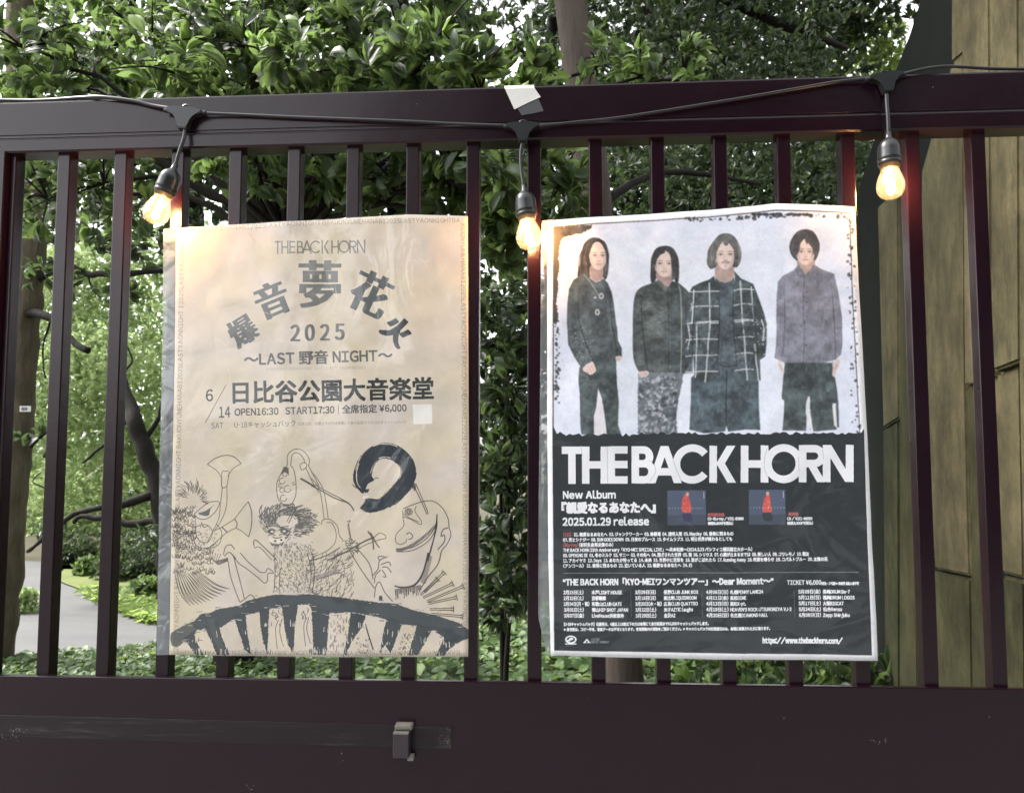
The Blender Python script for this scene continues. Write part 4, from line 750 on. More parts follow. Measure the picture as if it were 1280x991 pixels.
def m_sleeve(name, milk, wr, seed, dc=(.75, .77, .8)):
    a = N(name); mp = a.n('Mapping'); mp.inputs['Location'].default_value = (seed, 0, seed); a.l(a.tc.outputs['Object'], mp.inputs['Vector']); v = mp.outputs[0]
    wv = a.n('TexNoise'); wv.inputs['Scale'].default_value = 5; wv.inputs['Detail'].default_value = 3; wv.inputs['Distortion'].default_value = 1.6; a.l(v, wv.inputs['Vector'])
    n2 = a.n('TexVoronoi', feature='SMOOTH_F1'); n2.inputs['Scale'].default_value = 9; a.l(v, n2.inputs['Vector'])
    nb = a.bump(n2.outputs['Distance'], wr*.55, .01, a.bump(wv.outputs['Fac'], wr, .03)); cr_ = a.n('TexVoronoi', feature='DISTANCE_TO_EDGE'); cr_.inputs['Scale'].default_value = 13; cv_ = a.n('Mapping'); cv_.inputs['Rotation'].default_value = (.3, .5, .2); a.l(v, cv_.inputs['Vector']); a.l(cv_.outputs[0], cr_.inputs['Vector']); nb = a.bump(a.ramp(cr_.outputs['Distance'], [(0, (0, 0, 0)), (.05, (1, 1, 1))]), wr*.5, .0012, nb); nb = a.bump(a.noise(48, 3, .6, vec=v), wr*.6, .002, nb)
    tr = a.n('BsdfTransparent'); gl = a.n('BsdfGlossy'); gl.inputs['Roughness'].default_value = .13; gl.inputs['Color'].default_value = (1, 1, 1, 1); a.l(nb, gl.inputs['Normal'])
    df = a.n('BsdfDiffuse'); df.inputs['Color'].default_value = (*dc, 1); a.l(nb, df.inputs['Normal']); lw = a.n('LayerWeight'); lw.inputs['Blend'].default_value = .5; a.l(nb, lw.inputs['Normal']); fr = a.n('Math', operation='POWER'); fr.inputs[1].default_value = 5; a.l(lw.outputs['Facing'], fr.inputs[0])
    m0 = a.n('MixShader'); m0.inputs[0].default_value = milk; a.l(tr.outputs[0], m0.inputs[1]); a.l(df.outputs[0], m0.inputs[2])
    mu = a.n('Math', operation='MULTIPLY_ADD'); mu.inputs[1].default_value = .85; mu.inputs[2].default_value = .045; a.l(fr.outputs[0], mu.inputs[0])
    m1 = a.n('MixShader'); a.l(mu.outputs[0], m1.inputs[0]); a.l(m0.outputs[0], m1.inputs[1]); a.l(gl.outputs[0], m1.inputs[2]); a.l(m1.outputs[0], a.o.inputs['Surface']); return a.m
SL_L, SL_R = m_sleeve('clear_poster_sleeve', .02, .22, 0.0), m_sleeve('clear_sleeve', .022, .45, 3.1)
SL_E = m_sleeve('milky_sleeve_edge', .62, 1.0, 1.4, (.24, .265, .28))
def m_glass():
    a = N('thin_bulb_glass'); tr = a.n('BsdfTransparent'); tr.inputs['Color'].default_value = (1, .90, .70, 1); gl = a.n('BsdfGlossy'); gl.inputs['Roughness'].default_value = .04
    fr = a.n('LayerWeight'); fr.inputs['Blend'].default_value = .42; ms = a.n('MixShader'); mu = a.n('Math', operation='MULTIPLY'); mu.inputs[1].default_value = .75; a.l(fr.outputs['Facing'], mu.inputs[0])
    tl = a.n('BsdfTranslucent'); tl.inputs['Color'].default_value = (1, .9, .75, 1); m2 = a.n('MixShader'); m2.inputs[0].default_value = .02; a.l(tr.outputs[0], m2.inputs[1]); a.l(tl.outputs[0], m2.inputs[2])
    a.l(mu.outputs[0], ms.inputs[0]); a.l(m2.outputs[0], ms.inputs[1]); a.l(gl.outputs[0], ms.inputs[2]); a.l(ms.outputs[0], a.o.inputs['Surface']); return a.m
GLASS = m_glass()
def m_emit(name, col, st):
    a = N(name); e = a.n('Emission'); e.inputs[0].default_value = (*col, 1); e.inputs[1].default_value = st; a.l(e.outputs[0], a.o.inputs['Surface']); return a.m
FILA = m_emit('glowing_filament', (1, .70, .36), 130)
# ------------------------------------------------------------------ ground and paths
def atg(px, py, z=0.0):
    d = _f + _r*((px-640.0)/FPX) - _u*((py-495.5)/FPX); return EYE+d*((z-EYE.z)/d.z)
g = 60; nx = 60; V, F = [], []
for j in range(nx+1):
    for i in range(nx+1):
        x, y = (i/nx-.5)*2, (j/nx-.5)*2; V.append((x*abs(x)*400, y*abs(y)*400, 0))
F = [(j*(nx+1)+i, j*(nx+1)+i+1, (j+1)*(nx+1)+i+1, (j+1)*(nx+1)+i) for j in range(nx) for i in range(nx)]
tag(link('ground', mesh('ground', V, F), SOIL), kind='structure')
def sheet(name, pts, z, mat):
    bm = bmesh.new(); f = bm.faces.new([bm.verts.new((p[0], p[1], z)) for p in pts]); bmesh.ops.triangulate(bm, faces=[f]); return tag(link(name, bm_mesh(bm, name), mat), kind='structure')
sheet('pavement', [(-14, -12), (14, -12), (14, .25), (-14, .25)], .004, PAVE)
P_ = [atg(*q) for q in ((-260, 836), (17, 824), (110, 812), (195, 806), (300, 802), (520, 800), (520, 790), (330, 787), (195, 780), (151, 758), (110, 741), (84, 732), (66, 724), (58, 714), (70, 704), (20, 700), (-40, 704), (-200, 740))]
sheet('path', P_, .005, ASPH)
sheet('grass_verge', [atg(*q) for q in ((330, 786), (195, 779), (151, 757), (110, 740), (84, 731), (68, 724), (80, 712), (140, 712), (240, 722), (360, 745))], .009, LAWN)
# ------------------------------------------------------------------ gate
S_ = 1.34; X0, SP, W_ = -.6942*S_, .0811*S_, .0176*S_
zt, zg, zr, zb = at(640, 111, -.012).z, at(640, 156, -.012).z, at(640, 179, -.012).z, at(640, 852.5, -.012).z
XL, XR = at(6, 200, -.012).x, X0+SP*18.4
_l, _c, _q = at(0, 127, -.012), at(640, 111, -.012), at(1280, 86.7, -.012); TS = (_q.z-_l.z)/(_q.x-_l.x); zt = (_l.z+_q.z)/2-TS*(_l.x+_q.x)/2-.0015
_l, _q = at(20, 190, -.012), at(1280, 158, -.012); RS = (_q.z-_l.z)/(_q.x-_l.x); zr = (_l.z+_q.z)/2-RS*(_l.x+_q.x)/2-.001; zg = zr+(zt-zr)*.30
_l, _q = at(0, 844, -.012), at(1280, 861, -.012); BS = (_q.z-_l.z)/(_q.x-_l.x); zb = (_l.z+_q.z)/2-BS*(_l.x+_q.x)/2
def rail_z(z, x): k = max(0, min(1, (z-zr)/(zt-zr))); return z+x*(RS+(TS-RS)*k)
gate = empty('gate', (0, 0, 0), 'dark brown painted steel gate of upright bars carrying both posters', 'gate')
bm = bmesh.new()   # top rail: a profile with a double groove along its face
prof = [(-.0085, zt), (-.0112, zt-.0012), (-.012, zt-.004), (-.012, zg+.004), (-.0105, zg+.0028), (-.0105, zg+.0012), (-.012, zg), (-.0124, zg-.002), (-.0112, zg-.0034), (-.0112, zg-.0046), (-.0124, zg-.006), (-.0120, zr+.003), (-.009, zr), (.030, zr), (.033, zr+.003), (.033, zt-.003), (.030, zt)]
XA, XB = XL-.07, XR+.07
a_ = [bm.verts.new((XA, y, rail_z(z, XA))) for y, z in prof]; b_ = [bm.verts.new((XB, y, rail_z(z, XB))) for y, z in prof]
for k in range(len(prof)): bm.faces.new((a_[k], a_[(k+1) % len(prof)], b_[(k+1) % len(prof)], b_[k]))
bm.faces.new(a_); bm.faces.new(b_[::-1]); link('top_rail', bm_mesh(bm, 'top_rail'), PAINT, gate)
bm = bmesh.new(); box(bm, XA, XB, -.012, -.0006, .10, zb, .0016)
for v in bm.verts: v.co.z += v.co.x*BS if v.co.z > .5 else 0
if 1: link('lower_panel', bm_mesh(bm, 'lower_panel'), PAINT, gate)
bm = bmesh.new(); box(bm, -W_/2, W_/2, 0, .0255, .14, zr+.012, .0018); barm = bm_mesh(bm, 'bar'); barm.materials.append(PAINT)
for i in range(-1, 19):
    if i == -1: continue
    o = link('bar', barm, None, gate); o.location = (X0+SP*i+W_/2, 0, 0)
for x0, x1 in ((XA, XL), (XR, XB)):
    bm = bmesh.new(); box(bm, x0, x1, -.0118, .0328, zb+.0015, zr+.006, .002); link('stile', bm_mesh(bm, 'stile'), PAINT, gate)
o = link('bar', barm, None, gate); o.location = (X0-SP+W_/2+.004, .001, 0)
for x in (XA+.1, XB-.1): bm = bmesh.new(); box(bm, x-.03, x+.03, -.02, .04, .005, .10, .004); link('foot', bm_mesh(bm, 'foot'), PAINT, gate)
# latch bar and bracket on the lower panel
p0, p1 = at(-60, 908, -.012), at(565, 906, -.012); q1 = at(565, 935, -.012)
bm = bmesh.new(); box(bm, p0.x, p1.x, -.0134, -.0112, q1.z, p1.z-.001, .0006); link('latch_strip', bm_mesh(bm, 'latch_strip'), RUBBED, gate)
bm = bmesh.new(); Rr = random.Random(8)
for _ in range(46):
    k = Rr.random(); x, y = 565-abs(Rr.gauss(0, 9)), 909+24*Rr.random()**.8; c = at(x, y, -.0148); s = Rr.uniform(.0006, .0024)*(1-abs(x-565)/40); m = 6; a0 = Rr.uniform(0, 6)
    if c.x+s*1.2 > p1.x-.0006: c.x = p1.x-.0006-s*1.2
    bm.faces.new([bm.verts.new((c.x+s*Rr.uniform(.6, 1.2)*math.cos(a0+q*6.28/m), -.01345-.00002*_, c.z+s*.7*Rr.uniform(.5, 1.2)*math.sin(a0+q*6.28/m))) for q in range(m)])
tag(link('rust_flakes', bm_mesh(bm, 'rust_flakes'), RUST, gate), 'rust-brown flaking end of the latch strip', kind='stuff')
c0, c1 = at(491, 916, -.036), at(510.5, 948, -.036)
bm = bmesh.new(); box(bm, c0.x, c1.x, -.036, -.0142, c1.z, c0.z, .0016); lb = link('latch_bracket', bm_mesh(bm, 'latch_bracket'), BAR_STEEL, gate)
bm = bmesh.new(); box(bm, c0.x+.0005, c1.x-.0002, -.0366, -.016, c0.z-.0022, c0.z+.0014, .001); link('worn_lip', bm_mesh(bm, 'worn_lip'), WORN, lb)
d0, d1 = at(493, 905.5, -.030), at(515, 913, -.030)
bm = bmesh.new(); box(bm, d0.x, d1.x, -.030, -.012, d1.z, d0.z, .003); tag(link('latch_tongue', bm_mesh(bm, 'latch_tongue'), WORN, gate), 'worn whitish tongue above the latch bracket')
d0, d1 = at(509, 944, -.026), at(516.5, 951, -.026)
bm = bmesh.new(); box(bm, d0.x, d1.x, -.026, -.0142, d1.z, d0.z, .001); link('latch_pin', bm_mesh(bm, 'latch_pin'), m_simple('pin_metal', (.2, .2, .2), .4), gate)
bm = bmesh.new()                # chips and scratches where the paint is gone: thin flakes
R = random.Random(3)
for cx, cy_, sx, sy, n in ((14, 916, 12, 10, 16), (24, 912, 16, 4, 10), (313, 985, 8, 4, 6), (425, 947, 6, 6, 4), (980, 898, 2, 4, 3), (1100, 925, 18, 5, 12), (735, 872, 1.5, 1.5, 2), (1236, 896, 2, 1, 2), (1166, 110, 1, 1, 1), (640, 960, 300, 22, 14), (900, 940, 300, 20, 14), (520, 130, 1, 1, 1)):
    for _ in range(n):
        x, y = cx+R.gauss(0, sx*.5), cy_+R.gauss(0, sy*.5); s = R.uniform(.25, 1.3)*.0007*(1.4 if sx < 20 else .55)
        c = at(x, y, -.01221); m = R.randint(4, 6); a0 = R.uniform(0, 6)
        if -.0155 < -.0122 and p1.x > c.x and q1.z-.003 < c.z < p1.z+.003: c.y = -.01355
        bm.faces.new([bm.verts.new((c.x+s*R.uniform(.5, 1.2)*math.cos(a0+k*6.28/m), c.y, c.z+s*R.uniform(.5, 2.0)*math.sin(a0+k*6.28/m))) for k in range(m)])
link('paint_chips', bm_mesh(bm, 'paint_chips'), WORN, gate)['kind'] = 'stuff'

# ------------------------------------------------------------------ posters
def interp(poly, t):            # point at fraction t along a polyline
    P = [np.array(p, float) for p in poly]; L = [0]
    for a, b in zip(P, P[1:]): L.append(L[-1]+np.hypot(*(b-a)))
    d = t*L[-1]
    for i in range(len(P)-1):
        if d <= L[i+1] or i == len(P)-2: k = (d-L[i])/(L[i+1]-L[i]); return P[i]+(P[i+1]-P[i])*k
def coons(top, bot, left, right, nu, nv):
    out = []
    for j in range(nv+1):
        v = j/nv; l, r = interp(left, v), interp(right, v)
        for i in range(nu+1):
            u = i/nu; t, b = interp(top, u), interp(bot, u)
            c = (1-u)*(1-v)*np.array(top[0])+u*(1-v)*np.array(top[-1])+(1-u)*v*np.array(bot[0])+u*v*np.array(bot[-1])
            out.append((1-v)*t+v*b+(1-u)*l+u*r-c)
    return out
def sheet3d(name, outline, nu, nv, yf, mat, parent, cv=None, thick=.0003):
    pts = coons(*outline, nu, nv); V = []
    for k, (x, y) in enumerate(pts):
        u, v = (k % (nu+1))/nu, (k//(nu+1))/nv; V.append(at(x, y, 0)+Vector((0, yf(at(x, y, 0), u, v), 0)))
    m = len(V); F = []
    for j in range(nv):
        for i in range(nu): a = j*(nu+1)+i; F.append((a, a+nu+1, a+nu+2, a+1))
    me = mesh(name, V, F)
    if cv is not None:
        uv = me.uv_layers.new(name='UVMap')
        for li, lp in enumerate(me.loops): v = me.vertices[lp.vertex_index].co; uv.data[li].uv = ((v.x-cv.X0)/(cv.X1-cv.X0), (v.z-cv.Z0)/(cv.Z1-cv.Z0))
    o = link(name, me, mat, parent, True)
    if thick: s = o.modifiers.new('thickness', 'SOLIDIFY'); s.thickness = thick; s.offset = 1
    return o
def relief(base, amp, seed):
    def f(p, u, v):
        ph = (p.x-X0-W_/2)/SP; d = abs(ph-round(ph))*2         # 0 on a bar, 1 midway between bars
        h = base-amp*.25*math.cos(d*math.pi)*0-.0008*(1-d)
        h -= amp*(noise.noise((p.x*9+seed, p.z*7, seed))*.9+noise.noise((p.x*28+seed, p.z*24, 1))*.28+.5)
        return h-.0008
    return f
pl = empty('poster', at(395, 545, -.004), 'sepia concert poster with brush drawing and dark Japanese lettering in a plastic sleeve', 'poster')
sheet3d('printed_sheet', ([(221.5, 286.5), (400, 276.2), (512, 269.6), (585, 271.2)], [(213.5, 816.8), (400, 819.6), (585.5, 819.2)], [(221.5, 286.5), (219, 500), (213.5, 816.8)], [(585, 271.2), (586.5, 540), (585.5, 819.2)]), 60, 80, relief(-.0022, .0035, 2), PR_L, pl, CV_L)
sheet3d('plastic_sleeve', ([(206, 287), (400, 275.3), (512, 268.8), (586, 270.2)], [(197.5, 817), (400, 820.6), (586.5, 820.2)], [(206, 287), (203, 500), (197.5, 817)], [(586, 270.2), (587.5, 540), (586.5, 820.2)]), 60, 80, lambda p, u, v: relief(-.0034, .0035, 2)(p, u, v), SL_L, pl, None, 0)
tag(sheet3d('sleeve_edge', ([(206, 287.5), (221, 286.5)], [(198.3, 817), (213.2, 816.6)], [(206, 287.5), (203.4, 500), (198.3, 817)], [(221, 286.5), (218.6, 500), (213.2, 816.6)]), 8, 80, lambda p, u, v: relief(-.0026, .0035, 2)(p, u, v)-.0006*math.sin(v*95)*math.sin(u*3.1), SL_E, pl, None, 0), 'grey crinkled empty edge of the sleeve')
pr = empty('poster', at(885, 545, -.004), 'black and white tour poster with four standing musicians and big white lettering', 'poster')
RO = ([(684.3, 276.8), (780, 270.8), (885, 264.2), (967, 256), (1020, 257.4), (1066.8, 260)], [(688.5, 817.5), (780, 820.3), (890, 822.6), (1094.8, 824)], [(684.3, 276.8), (683.8, 500), (685.5, 700), (688.5, 817.5)], [(1066.8, 260), (1075, 405), (1083, 555), (1094.8, 824)])
sheet3d('printed_sheet', RO, 60, 80, relief(-.0022, .004, 8), PR_R, pr, CV_R)
sheet3d('plastic_sleeve', ([(677.5, 277), (780, 270), (885, 263.4), (967, 255.2), (1020, 256.6), (1067.8, 259)], [(684, 818.3), (780, 821.1), (890, 823.4), (1095.8, 824.8)], [(677.5, 277), (676, 400), (673.5, 620), (673, 770), (684, 818.3)], [(1067.8, 259), (1076, 405), (1084, 555), (1095.8, 824.8)]), 60, 80, lambda p, u, v: relief(-.0036, .004, 8)(p, u, v), SL_R, pr, None, 0)
tag(sheet3d('sleeve_edge', ([(677.5, 277.5), (684, 277)], [(683.6, 818), (688, 817.3)], [(677.5, 277.5), (676, 400), (673.5, 620), (673, 770), (683.6, 818)], [(684, 277), (683.4, 500), (685, 700), (688, 817.3)]), 6, 80, lambda p, u, v: relief(-.0026, .004, 8)(p, u, v)-.0008*math.sin(v*70)*math.sin(u*3.1), SL_E, pr, None, 0), 'greyish crinkled left edge of the sleeve')

# ------------------------------------------------------------------ tape patches over the top rail
def patch(name, pts, yo, mat, *t):
    bm = bmesh.new(); P = [at(x, y, -.0125)+Vector((0, yo, 0)) for x, y in pts]; f = bm.faces.new([bm.verts.new(p) for p in P])
    e = empty(name, P[0], *t); o = link('tape_strip', bm_mesh(bm, name), mat, e); s = o.modifiers.new('t', 'SOLIDIFY'); s.thickness = .0006; s.offset = 0; return e, P
patch('black_tape', [(645, 133), (672, 121), (679.5, 139), (667, 142), (652, 144.5)], -.0002, TAPE_K, 'dull black tape patch under the white tape on the top rail', 'tape')
e, P = patch('white_tape', [(631, 111.4), (668, 110.6), (676, 122), (660, 129), (643, 137.5)], -.0012, TAPE_W, 'creased white tape patch folded over the top edge of the rail', 'tape')
bm = bmesh.new(); y0 = P[0].y-.0003; c = [(P[0].x, y0, P[0].z-.0002), (P[1].x, y0, P[1].z-.0002), (P[1].x-.002, .012, zt+TS*P[0].x+.0016), (P[0].x-.004, .012, zt+TS*P[0].x+.0016)]
c.insert(2, (P[1].x-.001, -.009, zt+TS*P[0].x+.0022)); c.append((P[0].x-.001, -.009, zt+TS*P[0].x+.0022)); f = bm.faces.new([bm.verts.new(v) for v in (c[0], c[1], c[2], c[5])])
bm.faces.new([bm.verts.new(v) for v in (c[5], c[2], c[3], c[4])]); bmesh.ops.remove_doubles(bm, verts=bm.verts, dist=1e-5); link('folded_flap', bm_mesh(bm, 'flap'), TAPE_W, e)

# ------------------------------------------------------------------ string lights
cab = empty('festoon_cable', at(653, 157, -.02), 'black outdoor light string cable looping along the top rail', 'cable')
def wire(pts, r, mat, parent, name='cable', Y=-.018):
    bm = bmesh.new(); tube(bm, [at(p[0], p[1], p[2] if len(p) > 2 else Y) for p in pts], r, 10, 6); return link(name, bm_mesh(bm, name), mat, parent, True)
wire([(-60, 124, .01), (40, 126, .008), (100, 122.5, -.004), (125, 121.5, -.016), (165, 126), (190, 132), (212, 135.5, -.022)], .0034, RUBBER, cab)
wire([(250, 141.5, -.022), (300, 143.5), (380, 147), (500, 151.5), (570, 155), (634, 157.2, -.021)], .0027, RUBBER, cab)
wire([(675, 157.5, -.021), (720, 153), (780, 146.5), (900, 127.5), (1000, 110.5), (1050, 102), (1086, 98.5, -.021)], .0027, RUBBER, cab)
wire([(1128, 93, -.021), (1155, 86.5), (1180, 83.4, -.015), (1205, 84, -.008), (1240, 86, -.004), (1290, 86.5, 0), (1400, 84, 0)], .0027, RUBBER, cab)
def connector(cx, cy_, ang, k=1.0):
    c = at(cx, cy_, -.024); px = (at(cx+1, cy_, -.024)-c).length*k; M = Matrix.Translation(c)@Matrix.Rotation(-math.radians(ang), 4, 'Y')
    out = [(-22, 2), (-20, 4), (-9, 4.6), (0, 4.8), (9, 4.6), (20, 4), (22, 2), (22, -1.5), (18, -3.5), (12, -5), (8.5, -9), (6.8, -17), (5.6, -22), (-5.6, -22), (-6.8, -17), (-8.5, -9), (-12, -5), (-18, -3.5), (-22, -1.5)]
    bm = bmesh.new(); fr = [bm.verts.new(M@Vector((x*px, -.006, z*px))) for x, z in out]; bk = [bm.verts.new(M@Vector((x*px, .008, z*px))) for x, z in out]; n = len(out)
    ff = bm.faces.new(fr); bm.faces.new(bk[::-1]); [bm.faces.new((fr[i], bk[i], bk[(i+1) % n], fr[(i+1) % n])) for i in range(n)]
    bmesh.ops.bevel(bm, geom=list(ff.edges), offset=px*1.2, segments=2, affect='EDGES')
    ring = [M@Vector((5.0*px*math.cos(t), .004, 5*px+4.2*px*math.sin(t))) for t in np.linspace(-.3, 3.45, 12)]; tube(bm, ring, px*1.25, 8)
    for s in (-1, 1): tube(bm, [M@Vector((s*20*px, .001, 0.5*px)), M@Vector((s*26*px, .001, .2*px))], px*2.6, 10)
    link('tee_connector', bm_mesh(bm, 'tee_connector'), SOCKET, cab)
connector(231, 139.5, -5, 1.0); connector(653.5, 158, 0, .93); connector(1107, 96, 7, .98)
def bulb(top, neck, tip, label, Y, pxs, cable_pts, tiltY=0.0):
    # top: where the drop cable leaves the connector; neck: cap of the socket; tip: lowest point of the glass
    a, b = at(*neck, Y), at(*tip, Y+tiltY); ax = (b-a).normalized(); L = (b-a).length
    Q = ax.to_track_quat('Z', 'Y').to_matrix().to_4x4(); M = Matrix.Translation(a)@Q
    root = empty('hanging_bulb', at(*top, -.022), label, 'light bulb', 'light bulbs hanging along the gate')
    wire(cable_pts, .0033, RUBBER, root, 'drop_cable')
    bm = bmesh.new(); u = L/103.0
    lathe(bm, [(0, -3*u), (4.4*u, -3*u), (4.8*u, 5*u), (6.5*u, 8*u), (12*u, 12*u), (15.5*u, 18*u), (16.8*u, 24*u), (17*u, 36*u), (17.6*u, 38*u), (17.6*u, 40.5*u), (16.6*u, 41.5*u), (16.6*u, 43.5*u), (17.4*u, 44.5*u), (17.2*u, 47.5*u), (15.2*u, 48.5*u), (14.2*u, 55*u), (0, 55*u)], M, 28)
    sk = link('socket', bm_mesh(bm, 'socket'), SOCKET, root, True)
    bm = bmesh.new(); lathe(bm, [(12.4*u, 54*u), (13.2*u, 58*u), (16.4*u, 66*u), (19.6*u, 75*u), (20.6*u, 83*u), (19.4*u, 91*u), (15.4*u, 98*u), (8.6*u, 102*u), (0, 103*u)], M, 36)
    gb = link('glass_bulb', bm_mesh(bm, 'glass_bulb'), GLASS, root, True)
    bm = bmesh.new()
    for k in range(4):
        t = k*math.pi/2+.5; tube(bm, [M@Vector((2.2*u*math.cos(t), 2.2*u*math.sin(t), 62*u)), M@Vector((4.6*u*math.cos(t), 4.6*u*math.sin(t), 90*u))], .95*u, 8)
    link('filament', bm_mesh(bm, 'filament'), FILA, gb)
    bm = bmesh.new(); tube(bm, [M@Vector((0, 0, 54*u)), M@Vector((0, 0, 66*u))], [3.2*u, 1.8*u], 10); link('glass_stem', bm_mesh(bm, 'stem'), GLASS, gb)
    ld = bpy.data.lights.new('bulb_light', 'POINT'); ld.energy = BULB_W; ld.color = (1, .46, .14); ld.shadow_soft_size = .008
    lo = bpy.data.objects.new('bulb_light', ld); COL.objects.link(lo); lo.parent = root; lo.matrix_parent_inverse = Matrix.Translation(-root.location); lo.location = M@Vector((0, 0, 78*u))
BULB_W = .6
bulb((231, 160), (219, 207), (190, 280), 'glowing bulb tilted to the left above the corner of the sepia poster', -.034, 1, [(231, 159, -.023), (230, 172, -.026), (224, 190, -.03), (219.5, 206, -.033)])
bulb((653.5, 178), (655, 234), (662.5, 312), 'glowing bulb hanging in the gap between the two posters', -.030, 1, [(653.5, 178, -.023), (651, 192, -.024), (651.5, 212, -.027), (654.8, 233, -.03)])
bulb((1107, 116), (1110.5, 168), (1114, 249), 'glowing bulb highest on the string, before the stone slab wall', -.030, 1, [(1108, 116, -.023), (1108.5, 130, -.026), (1110, 150, -.029), (1110.5, 168, -.03)])
# ------------------------------------------------------------------ stone slab wall on the right
WA, WB = at(1290, 560, .95), at(1071, 560, 3.7)
wd = Vector((WB.x-WA.x, WB.y-WA.y, 0)).normalized(); wnrm = Vector((-wd.y, wd.x, 0))
if wnrm.dot(EYE-WA) < 0: wnrm = -wnrm
def wp(px, py, off=0.0):
    d = _f+_r*((px-640.0)/FPX)-_u*((py-495.5)/FPX); return EYE+d*((WA+wnrm*off-EYE).dot(wnrm)/d.dot(wnrm))
def slab(name, pts, off, th, mat, parent, label=None):
    off *= .45
    bm = bmesh.new(); a = [bm.verts.new(wp(x, y, off)) for x, y in pts]; b = [bm.verts.new(v.co-wnrm*th) for v in a]; n = len(a)
    f = bm.faces.new(a); bm.faces.new(b[::-1]); [bm.faces.new((a[i], b[i], b[(i+1) % n], a[(i+1) % n])) for i in range(n)]
    bmesh.ops.bevel(bm, geom=list(f.edges), offset=.009, segments=3, affect='EDGES'); return tag(link(name, bm_mesh(bm, name), mat, parent), label)
wall = empty('stone_wall', (WB.x, WB.y, 0), 'tall olive stone slab wall with staggered slabs behind the gate, right', 'wall')
WALL_SHADE = m_simple('shade_coloured_stone', (.010, .012, .010), .9, .35, 6, .5, .05)  # near-black core colour holds the shade on the left part of the wall
slab('wall_core', [(1168, -160), (1152, 0), (1137, 45), (1118, 90), (1101, 150), (1088, 190), (1073, 236), (1071, 300), (1071, 905), (1330, 1500), (1330, -700)], 0, .35, WALL_SHADE, wall)
for q, off in (([(1097, 258), (1121.5, 236), (1122.5, 523), (1104, 535)], .05), ([(1103.5, 537), (1122, 525.5), (1123, 930), (1107, 905)], .02), ([(1124, 232), (1139.5, 200), (1142, 500), (1147, 960), (1125, 935)], .035),
        ([(1152, 214), (1188, 84), (1203.5, 60), (1204.5, 480), (1211.5, 719.5), (1169, 711), (1150, 450)], .06), ([(1169.5, 714), (1212, 722.5), (1220, 1180), (1150, 1040), (1148.5, 712)], .03),  # first slab's upper left edge is cut along the shadow line
        ([(1189, -400), (1232, -560), (1239, 471), (1217, 478), (1205.5, 482.5), (1204, 60), (1189, 80)], .075), ([(1206, 486), (1239, 474), (1248, 1260), (1221, 1180), (1214, 724)], .04), ([(1233.5, -560), (1270, -700), (1273.5, 452), (1240.5, 464.5)], .085),
        ([(1241, 468), (1274, 456), (1279, 723), (1252, 716)], .035), ([(1252, 719), (1279, 726), (1288, 1420), (1250, 1270)], .05), ([(1271.5, -700), (1325, -900), (1332, 1650), (1289, 1430), (1280, 726), (1274.5, 452)], .07)):
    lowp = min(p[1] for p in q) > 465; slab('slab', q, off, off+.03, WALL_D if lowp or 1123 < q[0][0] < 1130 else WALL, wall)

# ------------------------------------------------------------------ leaves and trees
def leaf_mesh_data():
    rows = ((0, 0, 0), (.28, .40, .03), (.58, .50, .02), (.84, .30, -.05), (1.0, 0, -.12)); V = [(0, 0, 0)]; F = []
    for u, w, z in rows[1:4]: V += [(-w, u, z+.10*w*2), (0, u, z), (w, u, z+.10*w*2)]
    V.append((0, 1, -.12)); F += [(0, 2, 1), (0, 3, 2)]
    for k in (1, 4): F += [(k, k+1, k+4), (k, k+4, k+3), (k+1, k+2, k+5), (k+1, k+5, k+4)]
    F += [(7, 8, 10), (8, 9, 10)]; return np.array(V, float), np.array(F)
LV, LF = leaf_mesh_data()
KV, KF = np.array([(0, 0, 0), (-.45, .5, .12), (0, 1, -.08), (.45, .5, .12)], float), np.array([(0, 3, 2), (0, 2, 1)])
def unit(a): return a/(np.linalg.norm(a, axis=-1, keepdims=True)+1e-9)
class Leaves:
    def __init__(s): s.P, s.D, s.N, s.L, s.W, s.T = [], [], [], [], [], []
    def add(s, P, D, Nn, L, W, T):
        D = unit(D); Nn = unit(Nn-D*(Nn*D).sum(1, keepdims=True))
        for a, b in zip((s.P, s.D, s.N, s.L, s.W, s.T), (P, D, Nn, L, W, T)): a.append(b)
    def cat(s): return [np.concatenate(a) for a in (s.P, s.D, s.N, s.L, s.W, s.T)]
def fill_mesh(name, data, tv, tf, mat, parent, kind='stuff'):
    P, D, Nn, L, W, T = data; X = np.cross(D, Nn); n = len(P); k = len(tv)
    V = P[:, None]+X[:, None]*(tv[None, :, 0:1]*W[:, None, None])+D[:, None]*(tv[None, :, 1:2]*L[:, None, None])+Nn[:, None]*(tv[None, :, 2:3]*L[:, None, None])
    F = (tf[None]+np.arange(n)[:, None, None]*k).reshape(-1, 3); me = bpy.data.meshes.new(name)
    me.vertices.add(n*k); me.vertices.foreach_set('co', V.reshape(-1).astype(np.float32)); me.loops.add(F.size); me.polygons.add(len(F))
    me.loops.foreach_set('vertex_index', F.reshape(-1).astype(np.int32)); me.polygons.foreach_set('loop_start', np.arange(0, F.size, 3, dtype=np.int32))
    me.polygons.foreach_set('use_smooth', np.ones(len(F), bool)); at_ = me.attributes.new('tone', 'FLOAT', 'POINT'); at_.data.foreach_set('value', np.repeat(T, k).astype(np.float32)); me.update(); me.validate()
    o = link(name, me, mat, parent)
    if kind: o['kind'] = kind
    return o
def project(P):
    d = P-np.array(EYE); z = d@np.array(_f); return 640+FPX*(d@np.array(_r))/z, 495.5-FPX*(d@np.array(_u))/z, z
